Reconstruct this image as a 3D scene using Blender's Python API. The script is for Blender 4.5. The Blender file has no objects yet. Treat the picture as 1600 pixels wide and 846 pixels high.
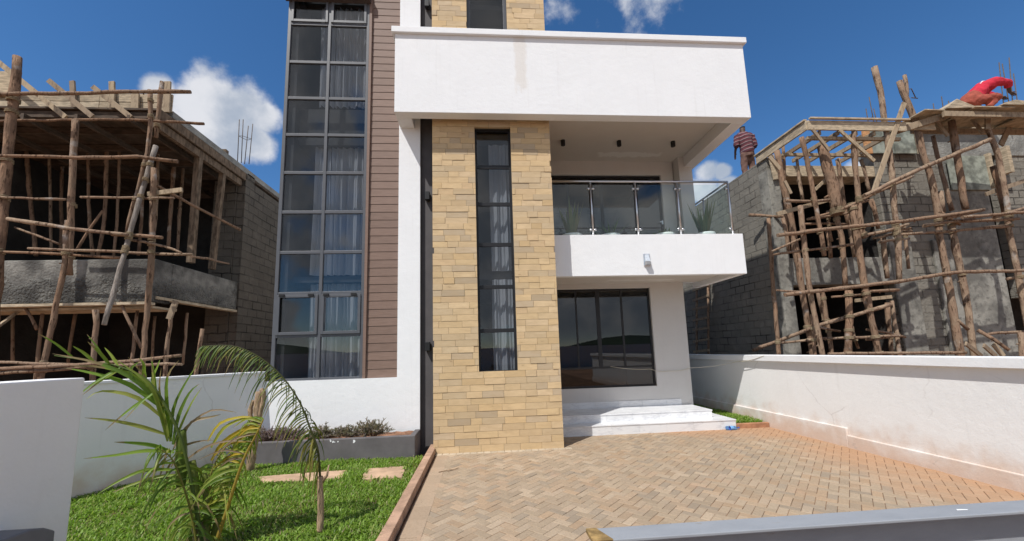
import bpy, bmesh, math, random
import numpy as np
from mathutils import Vector, Matrix
random.seed(7); rng = np.random.default_rng(7)
S = bpy.context.scene
COL = S.collection
POLES = [
    ['scaffold_pole', 'poles lashed up round the left unfinished building', 'thickest upright scaffold pole at the far left, topping the formwork', [[-8.044, 6.8, 7.185], [-8.012, 6.8, 6.453], [-7.991, 6.8, 5.509], [-7.932, 6.8, 4.376], [-7.899, 6.8, 3.612], [-7.835, 6.8, 2.56], [-7.676, 6.8, -0.05]], 0.0653],
    ['scaffold_pole', 'poles lashed up round the left unfinished building', 'straight upright pole above the concrete floor beam, left of the leaning grey raker', [[-7.187, 7.0, 6.141], [-7.081, 7.0, 4.797], [-6.995, 7.0, 3.652], [-6.978, 7.0, 3.318]], 0.0455],
    ['scaffold_pole', 'poles lashed up round the left unfinished building', 'crooked lower pole crossing in front of the rough concrete beam', [[-6.861, 6.75, 4.188], [-6.81, 6.75, 3.468], [-6.872, 6.75, 2.75], [-6.941, 6.75, 1.814], [-7.079, 6.75, -0.05]], 0.0379],
    ['scaffold_pole', 'poles lashed up round the left unfinished building', 'pale grey weathered raker leaning across the front of the left building', [[-5.764, 6.95, 5.64], [-5.819, 6.675, 3.816], [-5.794, 6.4, 2.398]], 0.0348],
    ['scaffold_pole', 'poles lashed up round the left unfinished building', 'dark knobbly pole beside the pale raker, forked at its top end', [[-5.9, 6.9, 6.682], [-5.842, 6.9, 6.135], [-5.837, 6.9, 5.466], [-6.049, 6.9, 4.02]], 0.0325],
    ['scaffold_pole', 'poles lashed up round the left unfinished building', 'short stub pole standing at the right end of the left formwork boards', [[-5.968, 7.2, 7.07], [-5.965, 7.2, 6.494], [-5.974, 7.2, 5.942]], 0.0344],
    ['scaffold_pole', 'poles lashed up round the left unfinished building', 'long upright pole right of the raker, reaching down behind the white wall', [[-5.717, 6.9, 5.18], [-5.64, 6.9, 3.926], [-5.61, 6.9, 3.342], [-5.605, 6.9, 1.589], [-5.6, 6.9, -0.05]], 0.0397],
    ['scaffold_pole', 'poles lashed up round the left unfinished building', 'stout lower post carrying a small block under the foot of the raker', [[-6.298, 6.8, 2.691], [-6.272, 6.8, 1.79], [-6.219, 6.8, -0.05]], 0.0377],
    ['prop_post', 'poles lashed up round the left unfinished building', 'thin prop under the beam with a forked brace, leftmost below the beam', [[-8.261, 7.9, 2.783], [-8.248, 7.9, 1.855], [-8.222, 7.9, -0.05]], 0.029],
    ['prop_post', 'poles lashed up round the left unfinished building', 'thin prop under the beam just left of the long upright pole', [[-6.588, 7.9, 2.819], [-6.597, 7.9, 1.933], [-6.619, 7.9, -0.05]], 0.0295],
    ['prop_post', 'poles lashed up round the left unfinished building', 'bracketed prop under the right end of the concrete beam', [[-5.83, 7.7, 2.707], [-5.859, 7.7, 1.562], [-5.9, 7.7, -0.05]], 0.0336],
    ['scaffold_pole', 'poles lashed up round the left unfinished building', 'short free-standing stub post right of the stacked poles, behind the white wall', [[-4.979, 7.3, 2.373], [-5.007, 7.3, 1.578], [-5.065, 7.3, -0.05]], 0.0297],
    ['prop_post', 'poles lashed up round the left unfinished building', 'prop under the roof deck, half in light, second right of the straight upright pole', [[-8.172, 8.6, 6.961], [-8.106, 8.6, 6.169], [-8.013, 8.6, 4.867], [-8.058, 8.6, 4.069]], 0.034],
    ['prop_post', 'poles lashed up round the left unfinished building', 'dim prop under the roof deck, next right of the thickest upright pole', [[-10.063, 8.8, 7.057], [-9.968, 8.8, 6.604], [-9.695, 8.8, 5.218], [-9.475, 8.8, 4.136]], 0.0344],
    ['prop_post', 'poles lashed up round the left unfinished building', 'slim prop under the roof deck with a sunlit foot, right of the straight upright pole', [[-8.862, 8.9, 7.136], [-8.588, 8.9, 4.916], [-8.443, 8.9, 4.149]], 0.0291],
    ['prop_post', 'poles lashed up round the left unfinished building', 'slim prop under the roof deck seen behind the pale raker', [[-7.696, 9.0, 6.738], [-7.615, 9.0, 4.916], [-7.601, 9.0, 4.164]], 0.0296],
    ['prop_post', 'poles lashed up round the left unfinished building', 'dim prop under the roof deck, left of the two squared side posts', [[-7.274, 9.3, 7.404], [-7.237, 9.3, 6.214], [-7.217, 9.3, 4.387]], 0.0373],
    ['prop_post', 'poles lashed up round the left unfinished building', 'faint prop deep under the roof deck behind the straight upright pole', [[-9.778, 9.3, 7.368], [-9.626, 9.3, 5.782], [-9.481, 9.3, 4.263]], 0.0304],
    ['prop_post', 'poles lashed up round the left unfinished building', 'faint prop deep under the roof deck beside the squared side posts', [[-7.279, 9.6, 7.331], [-7.261, 9.6, 5.749], [-7.236, 9.6, 4.311]], 0.032],
    ['side_post', 'poles lashed up round the left unfinished building', 'squared timber post under the side of the roof deck, front one of two', [[-6.12, 8.47, 6.729], [-6.12, 8.45, 6.358], [-6.12, 8.435, 4.898], [-6.12, 8.477, 4.153], [-6.12, 8.49, 3.865]], 0.0564],
    ['side_post', 'poles lashed up round the left unfinished building', 'squared timber post under the side of the roof deck, rear one of two', [[-6.12, 9.296, 6.837], [-6.12, 9.261, 6.491], [-6.12, 9.189, 5.642], [-6.12, 9.15, 4.334], [-6.12, 9.135, 3.867]], 0.0523],
    ['ledger_pole', 'poles lashed up round the left unfinished building', 'topmost level pole lashed across the left formwork boards', [[-8.202, 6.65, 6.366], [-7.254, 6.65, 6.411], [-6.658, 6.65, 6.424], [-6.047, 6.65, 6.473], [-5.034, 6.65, 6.489]], 0.0316],
    ['ledger_pole', 'poles lashed up round the left unfinished building', 'thin level pole along the underside of the left deck edge', [[-8.627, 7.05, 6.125], [-8.162, 7.05, 6.145], [-7.003, 7.05, 6.175], [-6.314, 7.05, 6.186], [-5.256, 7.05, 6.145], [-5.055, 7.05, 6.13]], 0.0237],
    ['ledger_pole', 'poles lashed up round the left unfinished building', 'upper middle level pole with a split right end, across the left building', [[-7.991, 6.62, 5.263], [-7.584, 6.62, 5.244], [-6.7, 6.62, 5.206], [-5.756, 6.62, 5.247], [-5.109, 6.62, 5.171]], 0.0285],
    ['ledger_pole', 'poles lashed up round the left unfinished building', 'thin level pole left of the straight upright, at mid height', [[-8.016, 6.72, 4.599], [-6.882, 6.72, 4.543]], 0.0196],
    ['ledger_pole', 'poles lashed up round the left unfinished building', 'thin level pole right of the straight upright, at mid height', [[-6.798, 6.85, 4.636], [-6.196, 6.85, 4.624], [-5.296, 6.85, 4.618]], 0.0203],
    ['ledger_pole', 'poles lashed up round the left unfinished building', 'gently sloping pole above the concrete beam ending at the grey raker', [[-7.587, 6.6, 4.16], [-6.94, 6.6, 4.06], [-6.158, 6.6, 3.947], [-5.763, 6.6, 3.89]], 0.0277],
    ['ledger_pole', 'poles lashed up round the left unfinished building', 'short thick pole lashed beside the end of the gently sloping pole', [[-6.133, 6.75, 3.94], [-5.742, 6.75, 3.915], [-5.356, 6.75, 3.878]], 0.0308],
    ['brace_pole', 'poles lashed up round the left unfinished building', 'thin sloping brace under the gently sloping pole at left', [[-7.805, 6.9, 4.122], [-7.484, 6.9, 3.997], [-7.088, 6.9, 3.838]], 0.0177],
    ['ledger_pole', 'poles lashed up round the left unfinished building', 'upper of two thin level poles on top of the concrete beam', [[-7.255, 6.62, 3.675], [-6.626, 6.62, 3.647], [-5.792, 6.62, 3.606]], 0.0212],
    ['ledger_pole', 'poles lashed up round the left unfinished building', 'lower of two thin level poles on top of the concrete beam, from the left edge', [[-7.986, 6.8, 3.689], [-6.946, 6.8, 3.633], [-6.0, 6.8, 3.556]], 0.0217],
    ['ledger_pole', 'poles lashed up round the left unfinished building', 'thin level pole on the beam between the raker and the front side post', [[-6.265, 6.95, 3.698], [-5.626, 6.95, 3.668], [-5.0, 6.95, 3.638]], 0.0226],
    ['brace_pole', 'poles lashed up round the left unfinished building', 'thin brace sloping down right from the foot of the dark knobbly pole', [[-5.839, 6.8, 3.864], [-5.518, 6.8, 3.783], [-5.226, 6.8, 3.691], [-5.058, 6.8, 3.622]], 0.02],
    ['brace_pole', 'poles lashed up round the left unfinished building', 'thin pole on the floor edge between the two squared side posts', [[-5.609, 7.8, 3.824], [-5.855, 8.7, 3.967], [-6.047, 9.6, 4.092]], 0.0228],
    ['brace_pole', 'poles lashed up round the left unfinished building', 'long diagonal brace behind the squared side posts', [[-5.782, 6.9, 4.955], [-5.795, 7.95, 4.922], [-5.483, 9.0, 4.752]], 0.0265],
    ['wooden_plank', 'poles lashed up round the left unfinished building', 'pale plank end on a ledger right of the grey raker', [[-5.812, 6.95, 4.73], [-5.247, 6.95, 4.813]], 0.0406],
    ['ledger_pole', 'poles lashed up round the left unfinished building', 'long bottom pole lying above the white boundary wall', [[-7.39, 6.5, 1.779], [-6.442, 6.5, 1.815], [-5.488, 6.5, 1.852], [-4.717, 6.5, 1.897]], 0.0262],
    ['ledger_pole', 'poles lashed up round the left unfinished building', 'shorter bottom pole under the long one, right of the stout post', [[-5.883, 6.75, 1.779], [-4.857, 6.75, 1.756]], 0.0211],
    ['ledger_pole', 'poles lashed up round the left unfinished building', 'bottom pole at the left, lowest of the heap above the near wall', [[-7.608, 6.7, 1.71], [-6.954, 6.7, 1.737], [-6.12, 6.7, 1.758]], 0.0247],
    ['ledger_pole', 'poles lashed up round the left unfinished building', 'bottom pole at the left, topmost of the heap above the near wall', [[-7.54, 6.62, 1.886], [-6.7, 6.62, 1.83], [-6.142, 6.62, 1.782]], 0.0244],
    ['wooden_plank', 'poles lashed up round the left unfinished building', 'diagonal strut plank on the left formwork, nearest the left edge', [[-8.973, 7.2, 7.514], [-8.438, 7.2, 7.049], [-7.56, 7.2, 6.313]], 0.0452],
    ['wooden_plank', 'poles lashed up round the left unfinished building', 'diagonal strut plank on the left formwork, the middle one', [[-7.938, 7.2, 7.048], [-7.528, 7.2, 6.709], [-7.105, 7.2, 6.333]], 0.0453],
    ['wooden_plank', 'poles lashed up round the left unfinished building', 'diagonal strut plank on the left formwork, nearest the corner', [[-7.167, 7.2, 6.937], [-6.806, 7.2, 6.646], [-6.442, 7.2, 6.331]], 0.0456],
    ['wooden_plank', 'poles lashed up round the left unfinished building', 'upright formwork stake between the first two diagonal struts', [[-7.815, 7.47, 7.242], [-7.71, 7.47, 6.603]], 0.0443],
    ['wooden_plank', 'poles lashed up round the left unfinished building', 'upright formwork stake between the middle and corner struts', [[-7.102, 7.47, 7.246], [-7.027, 7.47, 6.602]], 0.0502],
    ['wooden_plank', 'poles lashed up round the left unfinished building', 'wide pale upright stake at the corner of the left formwork', [[-6.085, 7.47, 7.27], [-6.055, 7.47, 6.619]], 0.062],
    ['wooden_plank', 'poles lashed up round the left unfinished building', 'short greenish cleat board on the left formwork', [[-6.649, 7.47, 6.998], [-6.629, 7.47, 6.662]], 0.0671],
    ['wooden_plank', 'poles lashed up round the left unfinished building', 'slanting bracket plank at the head of the bracketed prop', [[-5.534, 7.4, 2.903], [-5.627, 7.4, 2.568]], 0.0468],
    ['wooden_plank', 'poles lashed up round the left unfinished building', 'slanting brace plank under the left end of the concrete beam', [[-8.386, 7.3, 2.429], [-8.555, 7.8, 2.828]], 0.0462],
    ['brace_pole', 'poles lashed up round the left unfinished building', 'short brace down to the leftmost thin prop', [[-8.263, 7.6, 2.893], [-7.998, 7.6, 2.458]], 0.0237],
    ['brace_pole', 'poles lashed up round the left unfinished building', 'slanting brace below the beam left of the long upright pole', [[-6.563, 7.5, 2.938], [-6.335, 7.5, 2.466], [-6.114, 7.5, 2.058]], 0.0237],
    ['prop_post', 'poles lashed up round the left unfinished building', 'slim prop under the roof deck between two ledgers, left of the grey raker', [[-8.008, 8.7, 6.948], [-7.896, 8.7, 5.526], [-7.834, 8.7, 4.091]], 0.0258],
    ['prop_post', 'poles lashed up round the left unfinished building', 'slim dim prop under the roof deck left of the straight upright pole', [[-9.789, 9.0, 7.105], [-9.579, 9.0, 5.653], [-9.382, 9.0, 4.186]], 0.0264],
    ['prop_post', 'poles lashed up round the left unfinished building', 'slim prop under the roof deck just right of the long upright pole', [[-7.343, 8.9, 6.921], [-7.274, 8.9, 5.461], [-7.226, 8.9, 4.134]], 0.0265],
    ['prop_post', 'poles lashed up round the left unfinished building', 'dim prop below the beam near the left edge', [[-9.755, 8.8, 2.908], [-9.636, 8.8, 1.876]], 0.0271],
    ['prop_post', 'poles lashed up round the left unfinished building', 'dim leaning prop below the beam between the crooked pole and the stout post', [[-8.563, 8.8, 2.949], [-8.59, 8.8, 1.842]], 0.0274],
    ['prop_post', 'poles lashed up round the left unfinished building', 'dim prop below the beam behind the long upright pole', [[-6.979, 8.8, 2.775], [-6.948, 8.8, 1.829]], 0.025],
    ['prop_post', 'poles lashed up round the left unfinished building', 'dim prop below the side end of the beam', [[-6.194, 8.6, 2.806], [-6.189, 8.6, 1.743]], 0.0246],
    ['brace_pole', 'poles lashed up round the left unfinished building', 'thin diagonal brace in the dark behind the straight upright pole', [[-8.107, 8.2, 4.034], [-7.695, 8.2, 4.9]], 0.0212],
    ['scaffold_pole', 'poles lashed up round the right unfinished building', 'jointed pole at the left front of the timber porch frame', [[7.395, 8.587, 6.559], [7.409, 8.587, 5.886], [7.51, 8.587, 4.998], [7.552, 8.587, 3.36], [7.588, 8.587, 2.333], [7.671, 8.587, -0.05]], 0.0636],
    ['scaffold_pole', 'poles lashed up round the right unfinished building', 'slim post beside the jointed pole under the porch side beam', [[7.868, 8.913, 6.865], [7.779, 8.913, 5.921], [7.633, 8.913, 4.023]], 0.0375],
    ['scaffold_pole', 'poles lashed up round the right unfinished building', 'slim pole rising to the porch side beam, second from its left', [[7.475, 7.935, 6.536], [7.542, 7.935, 5.765], [7.586, 7.935, 4.753], [7.635, 7.935, 3.711]], 0.047],
    ['scaffold_pole', 'poles lashed up round the right unfinished building', 'thin stub pole between two taller ones under the porch joists', [[7.891, 8.587, 6.343], [7.895, 8.587, 5.258]], 0.0364],
    ['scaffold_pole', 'poles lashed up round the right unfinished building', 'orange-brown upright pole in front of the porch, lit from top to foot', [[7.118, 7.826, 4.832], [7.101, 7.826, 3.834], [7.089, 7.826, 2.894], [7.184, 7.826, 1.517], [7.293, 7.826, -0.05]], 0.0508],
    ['scaffold_pole', 'poles lashed up round the right unfinished building', 'thickest bark-covered log under the porch front beam', [[8.064, 8.044, 6.397], [8.118, 8.044, 5.886], [8.183, 8.044, 5.46], [8.214, 8.044, 4.715]], 0.11],
    ['scaffold_pole', 'poles lashed up round the right unfinished building', 'crooked pole tied below the thick bark-covered log', [[8.239, 8.152, 5.145], [8.32, 8.152, 4.198], [8.255, 8.152, 3.055]], 0.0545],
    ['scaffold_pole', 'poles lashed up round the right unfinished building', 'thick pale lower post before the dark ground floor opening', [[8.148, 7.989, 2.913], [8.064, 7.989, 2.272], [7.927, 7.989, 1.493], [7.656, 7.989, -0.05]], 0.0707],
    ['scaffold_pole', 'poles lashed up round the right unfinished building', 'straight brown pole at the right of the porch joists', [[8.769, 7.881, 6.761], [8.714, 7.881, 6.312], [8.579, 7.881, 4.278], [8.627, 7.881, 4.099]], 0.0541],
    ['scaffold_pole', 'poles lashed up round the right unfinished building', 'long stout pole leaning right, through three ledgers in mid porch', [[8.494, 7.935, 4.872], [8.491, 7.935, 3.671], [8.492, 7.935, 2.913], [8.588, 7.935, 1.472], [8.689, 7.935, -0.05]], 0.0651],
    ['scaffold_pole', 'poles lashed up round the right unfinished building', 'tall bare pole standing highest above the right roofline', [[9.618, 7.935, 8.393], [9.664, 7.935, 7.767], [9.62, 7.935, 6.921], [9.59, 7.935, 5.888], [9.489, 7.935, 4.563], [9.484, 7.935, 4.259], [9.362, 7.935, 3.115]], 0.0552],
    ['scaffold_pole', 'poles lashed up round the right unfinished building', 'short pale stick tied to the black-topped pole', [[10.59, 8.098, 8.322], [10.535, 8.098, 7.63]], 0.0365],
    ['scaffold_pole', 'poles lashed up round the right unfinished building', 'long dark-topped pole leaning past the tallest bare pole', [[10.283, 7.989, 8.076], [10.391, 7.989, 7.535], [10.529, 7.989, 6.902], [10.585, 7.989, 6.116], [10.68, 7.989, 5.473], [10.686, 7.989, 4.732], [10.619, 7.989, 4.13], [10.629, 7.989, 3.432], [10.602, 7.989, 1.764], [10.572, 7.989, -0.05]], 0.0655],
    ['wooden_plank', 'poles lashed up round the right unfinished building', 'plank crossing behind the tallest bare pole and the black-topped pole', [[10.106, 7.826, 7.384], [9.82, 7.826, 6.791], [9.581, 7.826, 6.259], [8.922, 7.826, 5.102]], 0.0538],
    ['scaffold_pole', 'poles lashed up round the right unfinished building', 'thin pole just right of the black-topped pole', [[11.421, 8.37, 6.873], [11.471, 8.37, 6.12], [11.564, 8.37, 4.903]], 0.0441],
    ['scaffold_pole', 'poles lashed up round the right unfinished building', 'sturdy bark pole under the left part of the platform', [[11.566, 8.044, 7.069], [11.548, 8.044, 6.119], [11.489, 8.044, 4.829]], 0.0676],
    ['scaffold_pole', 'poles lashed up round the right unfinished building', 'sturdy pole below the platform, foot among loose timbers', [[11.05, 8.044, 4.547], [11.049, 8.044, 4.375], [11.072, 8.044, 3.423], [11.105, 8.044, 2.866], [11.027, 8.044, 1.396], [10.95, 8.044, -0.05]], 0.0608],
    ['scaffold_pole', 'poles lashed up round the right unfinished building', 'bent pole under the right part of the platform with a diagonal tied to it', [[12.344, 7.935, 6.962], [12.387, 7.935, 6.596], [12.493, 7.935, 6.135], [12.464, 7.935, 4.848], [12.366, 7.935, 4.331], [12.392, 7.935, 3.334], [12.354, 7.935, 2.308], [12.269, 7.935, -0.05]], 0.0553],
    ['scaffold_pole', 'poles lashed up round the right unfinished building', 'shorter thick pole left of the bent platform pole', [[12.615, 8.152, 5.967], [12.67, 8.152, 4.786]], 0.0576],
    ['scaffold_pole', 'poles lashed up round the right unfinished building', 'short pole inside the upper porch opening, leftmost', [[7.321, 8.587, 4.82], [7.353, 8.587, 3.942]], 0.0356],
    ['scaffold_pole', 'poles lashed up round the right unfinished building', 'thin pole against the corner of the block wall, leftmost of the right scaffold', [[7.356, 9.076, 4.994], [7.25, 9.076, 3.461], [7.234, 9.076, 2.669], [7.186, 9.076, 1.507], [7.121, 9.076, -0.05]], 0.0474],
    ['scaffold_pole', 'poles lashed up round the right unfinished building', 'thin lower pole left of the two in the ground floor opening', [[7.552, 8.37, 2.434], [7.498, 8.37, 1.503], [7.407, 8.37, -0.05]], 0.0399],
    ['scaffold_pole', 'poles lashed up round the right unfinished building', 'thin lower pole leaning right beside the orange-brown upright', [[7.852, 8.37, 2.979], [7.884, 8.37, 2.874], [7.915, 8.37, 1.49], [7.95, 8.37, -0.05]], 0.0437],
    ['scaffold_pole', 'poles lashed up round the right unfinished building', 'left of a pair of thin lower poles at the right jamb of the opening', [[9.579, 8.479, 2.672], [9.513, 8.479, 1.44], [9.433, 8.479, -0.05]], 0.0411],
    ['scaffold_pole', 'poles lashed up round the right unfinished building', 'right of a pair of thin lower poles at the right jamb of the opening', [[9.455, 8.261, 2.707], [9.442, 8.261, 1.443], [9.425, 8.261, -0.05]], 0.0401],
    ['scaffold_pole', 'poles lashed up round the right unfinished building', 'short pole in front of the concrete band, left of the tallest pole foot', [[9.876, 8.587, 4.301], [9.822, 8.587, 3.291]], 0.0504],
    ['scaffold_pole', 'poles lashed up round the right unfinished building', 'slim pole deep in the upper porch opening behind the long stout pole', [[9.143, 8.696, 5.1], [9.152, 8.696, 3.852]], 0.0366],
    ['scaffold_pole', 'poles lashed up round the right unfinished building', 'stub of a pole standing on the concrete band at mid porch', [[8.631, 8.805, 4.542], [8.632, 8.805, 3.853]], 0.0403],
    ['scaffold_pole', 'poles lashed up round the right unfinished building', 'slim pole between the bark log and the straight brown pole', [[8.967, 8.587, 6.334], [8.986, 8.587, 5.893], [8.996, 8.587, 4.633]], 0.0367],
    ['scaffold_pole', 'poles lashed up round the right unfinished building', 'cut stump of pole tied at the left of the straight brown pole', [[8.625, 8.098, 4.966], [8.635, 8.098, 4.317]], 0.0548],
    ['scaffold_pole', 'poles lashed up round the right unfinished building', 'short slanting pole right of the straight brown pole', [[9.593, 8.479, 5.246], [9.655, 8.479, 4.495]], 0.0433],
    ['scaffold_pole', 'poles lashed up round the right unfinished building', 'thin slat post under the right end of the porch lintel', [[9.853, 8.805, 6.453], [9.922, 8.805, 5.999], [9.961, 8.805, 5.584]], 0.0379],
    ['scaffold_pole', 'poles lashed up round the right unfinished building', 'short stub of pole tied behind the leaning dark-topped pole', [[10.963, 8.098, 5.282], [10.929, 8.098, 4.756]], 0.0562],
    ['scaffold_pole', 'poles lashed up round the right unfinished building', 'lower pole at the right edge of the picture', [[12.11, 7.935, 1.878], [12.01, 7.935, 1.366], [11.732, 7.935, -0.05]], 0.0525],
    ['ledger_pole', 'poles lashed up round the right unfinished building', 'long pale ledger rising to the right across the porch, upper of two', [[6.411, 7.718, 4.126], [7.527, 7.718, 4.247], [8.931, 7.718, 4.37], [10.369, 7.718, 4.542], [11.488, 7.718, 4.689]], 0.0393],
    ['ledger_pole', 'poles lashed up round the right unfinished building', 'long ledger across the lower storey, reaching the right edge', [[6.403, 7.718, 2.821], [8.156, 7.718, 2.982], [9.32, 7.718, 3.089], [10.19, 7.718, 3.219], [10.728, 7.718, 3.254], [12.366, 7.718, 3.258]], 0.0388],
    ['ledger_pole', 'poles lashed up round the right unfinished building', 'dark ledger stub sticking out left past the block wall', [[7.3, 9.674, 5.297], [7.731, 9.022, 5.007]], 0.0389],
    ['ledger_pole', 'poles lashed up round the right unfinished building', 'crooked brace rising from the white wall across the ground opening', [[6.88, 9.566, 1.643], [7.258, 9.022, 1.892], [7.639, 8.261, 2.203], [8.224, 7.935, 2.39], [8.928, 7.826, 2.574]], 0.0412],
    ['ledger_pole', 'poles lashed up round the right unfinished building', 'thin level pole low across the ground floor opening', [[7.161, 8.913, 1.815], [7.683, 8.261, 1.87], [9.145, 7.935, 1.888]], 0.0303],
    ['ledger_pole', 'poles lashed up round the right unfinished building', 'level pole just above the white wall coping', [[7.32, 7.826, 1.553], [8.865, 7.826, 1.519], [10.513, 7.826, 1.483]], 0.0317],
    ['brace_pole', 'poles lashed up round the right unfinished building', 'long diagonal brace rising to the bent platform pole', [[8.619, 7.772, 5.034], [9.52, 7.772, 5.432], [10.179, 7.772, 5.715], [12.067, 7.772, 6.432]], 0.0475],
    ['brace_pole', 'poles lashed up round the right unfinished building', 'thin diagonal brace below the long one', [[8.182, 7.935, 4.781], [9.147, 7.935, 5.179], [10.141, 7.935, 5.589]], 0.0341],
    ['ledger_pole', 'poles lashed up round the right unfinished building', 'short ledger end beside the upper long ledger', [[10.51, 7.772, 4.5], [11.092, 7.772, 4.604], [11.567, 7.772, 4.702]], 0.0404],
    ['ledger_pole', 'poles lashed up round the right unfinished building', 'thin level ledger at right, lowest of the bundle under the wall pier', [[10.797, 7.826, 4.457], [11.63, 7.826, 4.484], [12.476, 7.826, 4.51]], 0.034],
    ['ledger_pole', 'poles lashed up round the right unfinished building', 'thin ledger at right, middle of the bundle under the wall pier', [[10.827, 7.663, 4.49], [11.571, 7.663, 4.532], [12.597, 7.663, 4.62]], 0.0334],
    ['ledger_pole', 'poles lashed up round the right unfinished building', 'thin ledger at right, topmost of the bundle, rising to the edge', [[11.692, 7.718, 4.506], [12.157, 7.718, 4.626], [12.719, 7.718, 4.778]], 0.0338],
    ['ledger_pole', 'poles lashed up round the right unfinished building', 'thin level ledger over the shadowed wall right of the porch', [[9.518, 7.935, 4.183], [10.768, 7.935, 4.249], [12.427, 7.935, 4.377]], 0.0341],
    ['brace_pole', 'poles lashed up round the right unfinished building', 'thin brace above the concrete band at its left end', [[6.41, 7.935, 3.827], [7.143, 7.935, 4.113]], 0.0262],
    ['ledger_pole', 'poles lashed up round the right unfinished building', 'thin ledger along the top of the concrete band', [[6.431, 7.935, 3.754], [7.672, 7.935, 3.857], [8.352, 7.935, 3.968]], 0.0263],
    ['wooden_plank', 'poles lashed up round the right unfinished building', 'pale plank rising across the upper porch opening', [[6.821, 8.152, 4.76], [7.573, 8.152, 4.958], [8.304, 8.152, 5.145]], 0.047],
    ['ledger_pole', 'poles lashed up round the right unfinished building', 'short level pole above the pale rising plank', [[6.958, 8.044, 5.04], [7.52, 8.044, 5.039], [8.043, 8.044, 5.054]], 0.0339],
    ['ledger_pole', 'poles lashed up round the right unfinished building', 'very thin pole under the concrete band at left', [[6.404, 7.935, 2.952], [6.978, 7.935, 2.913]], 0.0226],
    ['ledger_pole', 'poles lashed up round the right unfinished building', 'short level pole under the concrete band at right', [[8.563, 7.935, 2.883], [9.295, 7.935, 2.912]], 0.0328],
    ['ledger_pole', 'poles lashed up round the right unfinished building', 'short ledger behind the upper long ledger near the tallest pole', [[8.665, 7.935, 4.175], [9.817, 7.935, 4.424]], 0.0336],
    ['ledger_pole', 'poles lashed up round the right unfinished building', 'very thin level rod inside the upper porch opening', [[7.682, 8.479, 4.636], [8.854, 8.479, 4.629]], 0.0249],
    ['brace_pole', 'poles lashed up round the right unfinished building', 'thin rising brace inside the upper porch opening', [[7.844, 8.37, 4.724], [8.578, 8.37, 4.929], [9.4, 8.37, 5.185]], 0.0283],
    ['ledger_pole', 'poles lashed up round the right unfinished building', 'thin level pole low before the dark opening at right', [[11.586, 8.152, 1.874], [12.726, 8.152, 1.888]], 0.0307],
    ['ledger_pole', 'poles lashed up round the right unfinished building', 'thin level pole in the dark opening at the right edge', [[12.36, 8.152, 3.15], [13.038, 8.152, 3.232]], 0.0314],
    ['wooden_plank', 'poles lashed up round the right unfinished building', 'pale plank rising behind the bent platform pole', [[12.415, 8.261, 5.287], [13.781, 8.261, 5.707]], 0.0501],
    ['wooden_plank', 'poles lashed up round the right unfinished building', 'short thick offcut leaning at the foot of the sturdy pole', [[10.26, 7.609, 1.68], [11.031, 7.935, 1.382]], 0.0439],
    ['brace_pole', 'poles lashed up round the right unfinished building', 'long thin offcut sloping down right from the sturdy pole', [[11.043, 7.935, 1.964], [11.252, 7.609, 1.501]], 0.0355],
    ['wooden_plank', 'poles lashed up round the right unfinished building', 'split offcut in the timber heap, middle one', [[10.824, 7.718, 1.625], [11.22, 7.826, 1.378]], 0.044],
    ['wooden_plank', 'poles lashed up round the right unfinished building', 'dark offcut in the timber heap, rightmost one', [[11.215, 7.826, 1.643], [11.406, 7.826, 1.372]], 0.0508],
    ['wooden_plank', 'poles lashed up round the right unfinished building', 'short cleat plank on the porch side beam', [[6.583, 7.881, 6.026], [6.806, 7.881, 5.719]], 0.0459],
    ['wooden_plank', 'poles lashed up round the right unfinished building', 'knee brace plank at the front corner of the porch beam', [[7.669, 7.826, 6.68], [8.017, 7.826, 6.149]], 0.0365],
    ['wooden_plank', 'poles lashed up round the right unfinished building', 'short slanting cleat beside the jointed pole', [[7.02, 8.044, 5.519], [7.136, 8.044, 5.209]], 0.0332],
    ['wooden_plank', 'poles lashed up round the right unfinished building', 'short slanting cleat left of the bark log', [[7.94, 8.261, 5.397], [8.255, 8.261, 5.655]], 0.0344],
    ['wooden_plank', 'poles lashed up round the right unfinished building', 'long knee brace plank under the right of the porch front beam', [[8.346, 7.826, 6.658], [8.914, 7.826, 6.11], [9.088, 7.826, 5.907]], 0.04],
    ['wooden_plank', 'poles lashed up round the right unfinished building', 'brace plank under the left end of the worker platform', [[11.028, 7.989, 7.127], [11.309, 7.989, 6.648]], 0.0419],
    ['wooden_plank', 'poles lashed up round the right unfinished building', 'brace plank under the worker platform below the red worker', [[12.026, 7.989, 7.143], [12.267, 7.989, 6.726]], 0.0423],
    ['wooden_plank', 'poles lashed up round the right unfinished building', 'short pale block under the worker platform', [[12.221, 7.826, 7.025], [12.157, 7.826, 6.726]], 0.0623],
    ['wooden_plank', 'poles lashed up round the right unfinished building', 'pale slanting plank under the right end of the platform', [[13.544, 8.261, 7.202], [13.12, 8.261, 6.589]], 0.0658],
    ['brace_pole', 'poles lashed up round the right unfinished building', 'thin stick just under the pale rising plank in the porch', [[7.66, 8.261, 4.671], [8.886, 8.261, 4.855]], 0.0244],
    ['ledger_pole', 'poles lashed up round the right unfinished building', 'upper stick of the small bundle left of the tallest pole', [[8.84, 7.989, 4.22], [9.899, 7.989, 4.349]], 0.0305],
    ['ledger_pole', 'poles lashed up round the right unfinished building', 'middle stick of the small bundle left of the tallest pole', [[8.994, 8.044, 4.129], [9.985, 8.044, 4.29]], 0.0307],
    ['ledger_pole', 'poles lashed up round the right unfinished building', 'lowest stick of the small bundle left of the tallest pole', [[9.014, 7.935, 4.007], [9.772, 7.935, 4.09]], 0.0268],
    ['scaffold_pole', 'poles lashed up round the right unfinished building', 'thin slat hanging below the lintel in mid porch', [[9.121, 8.696, 6.426], [9.119, 8.696, 5.503]], 0.0336],
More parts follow.
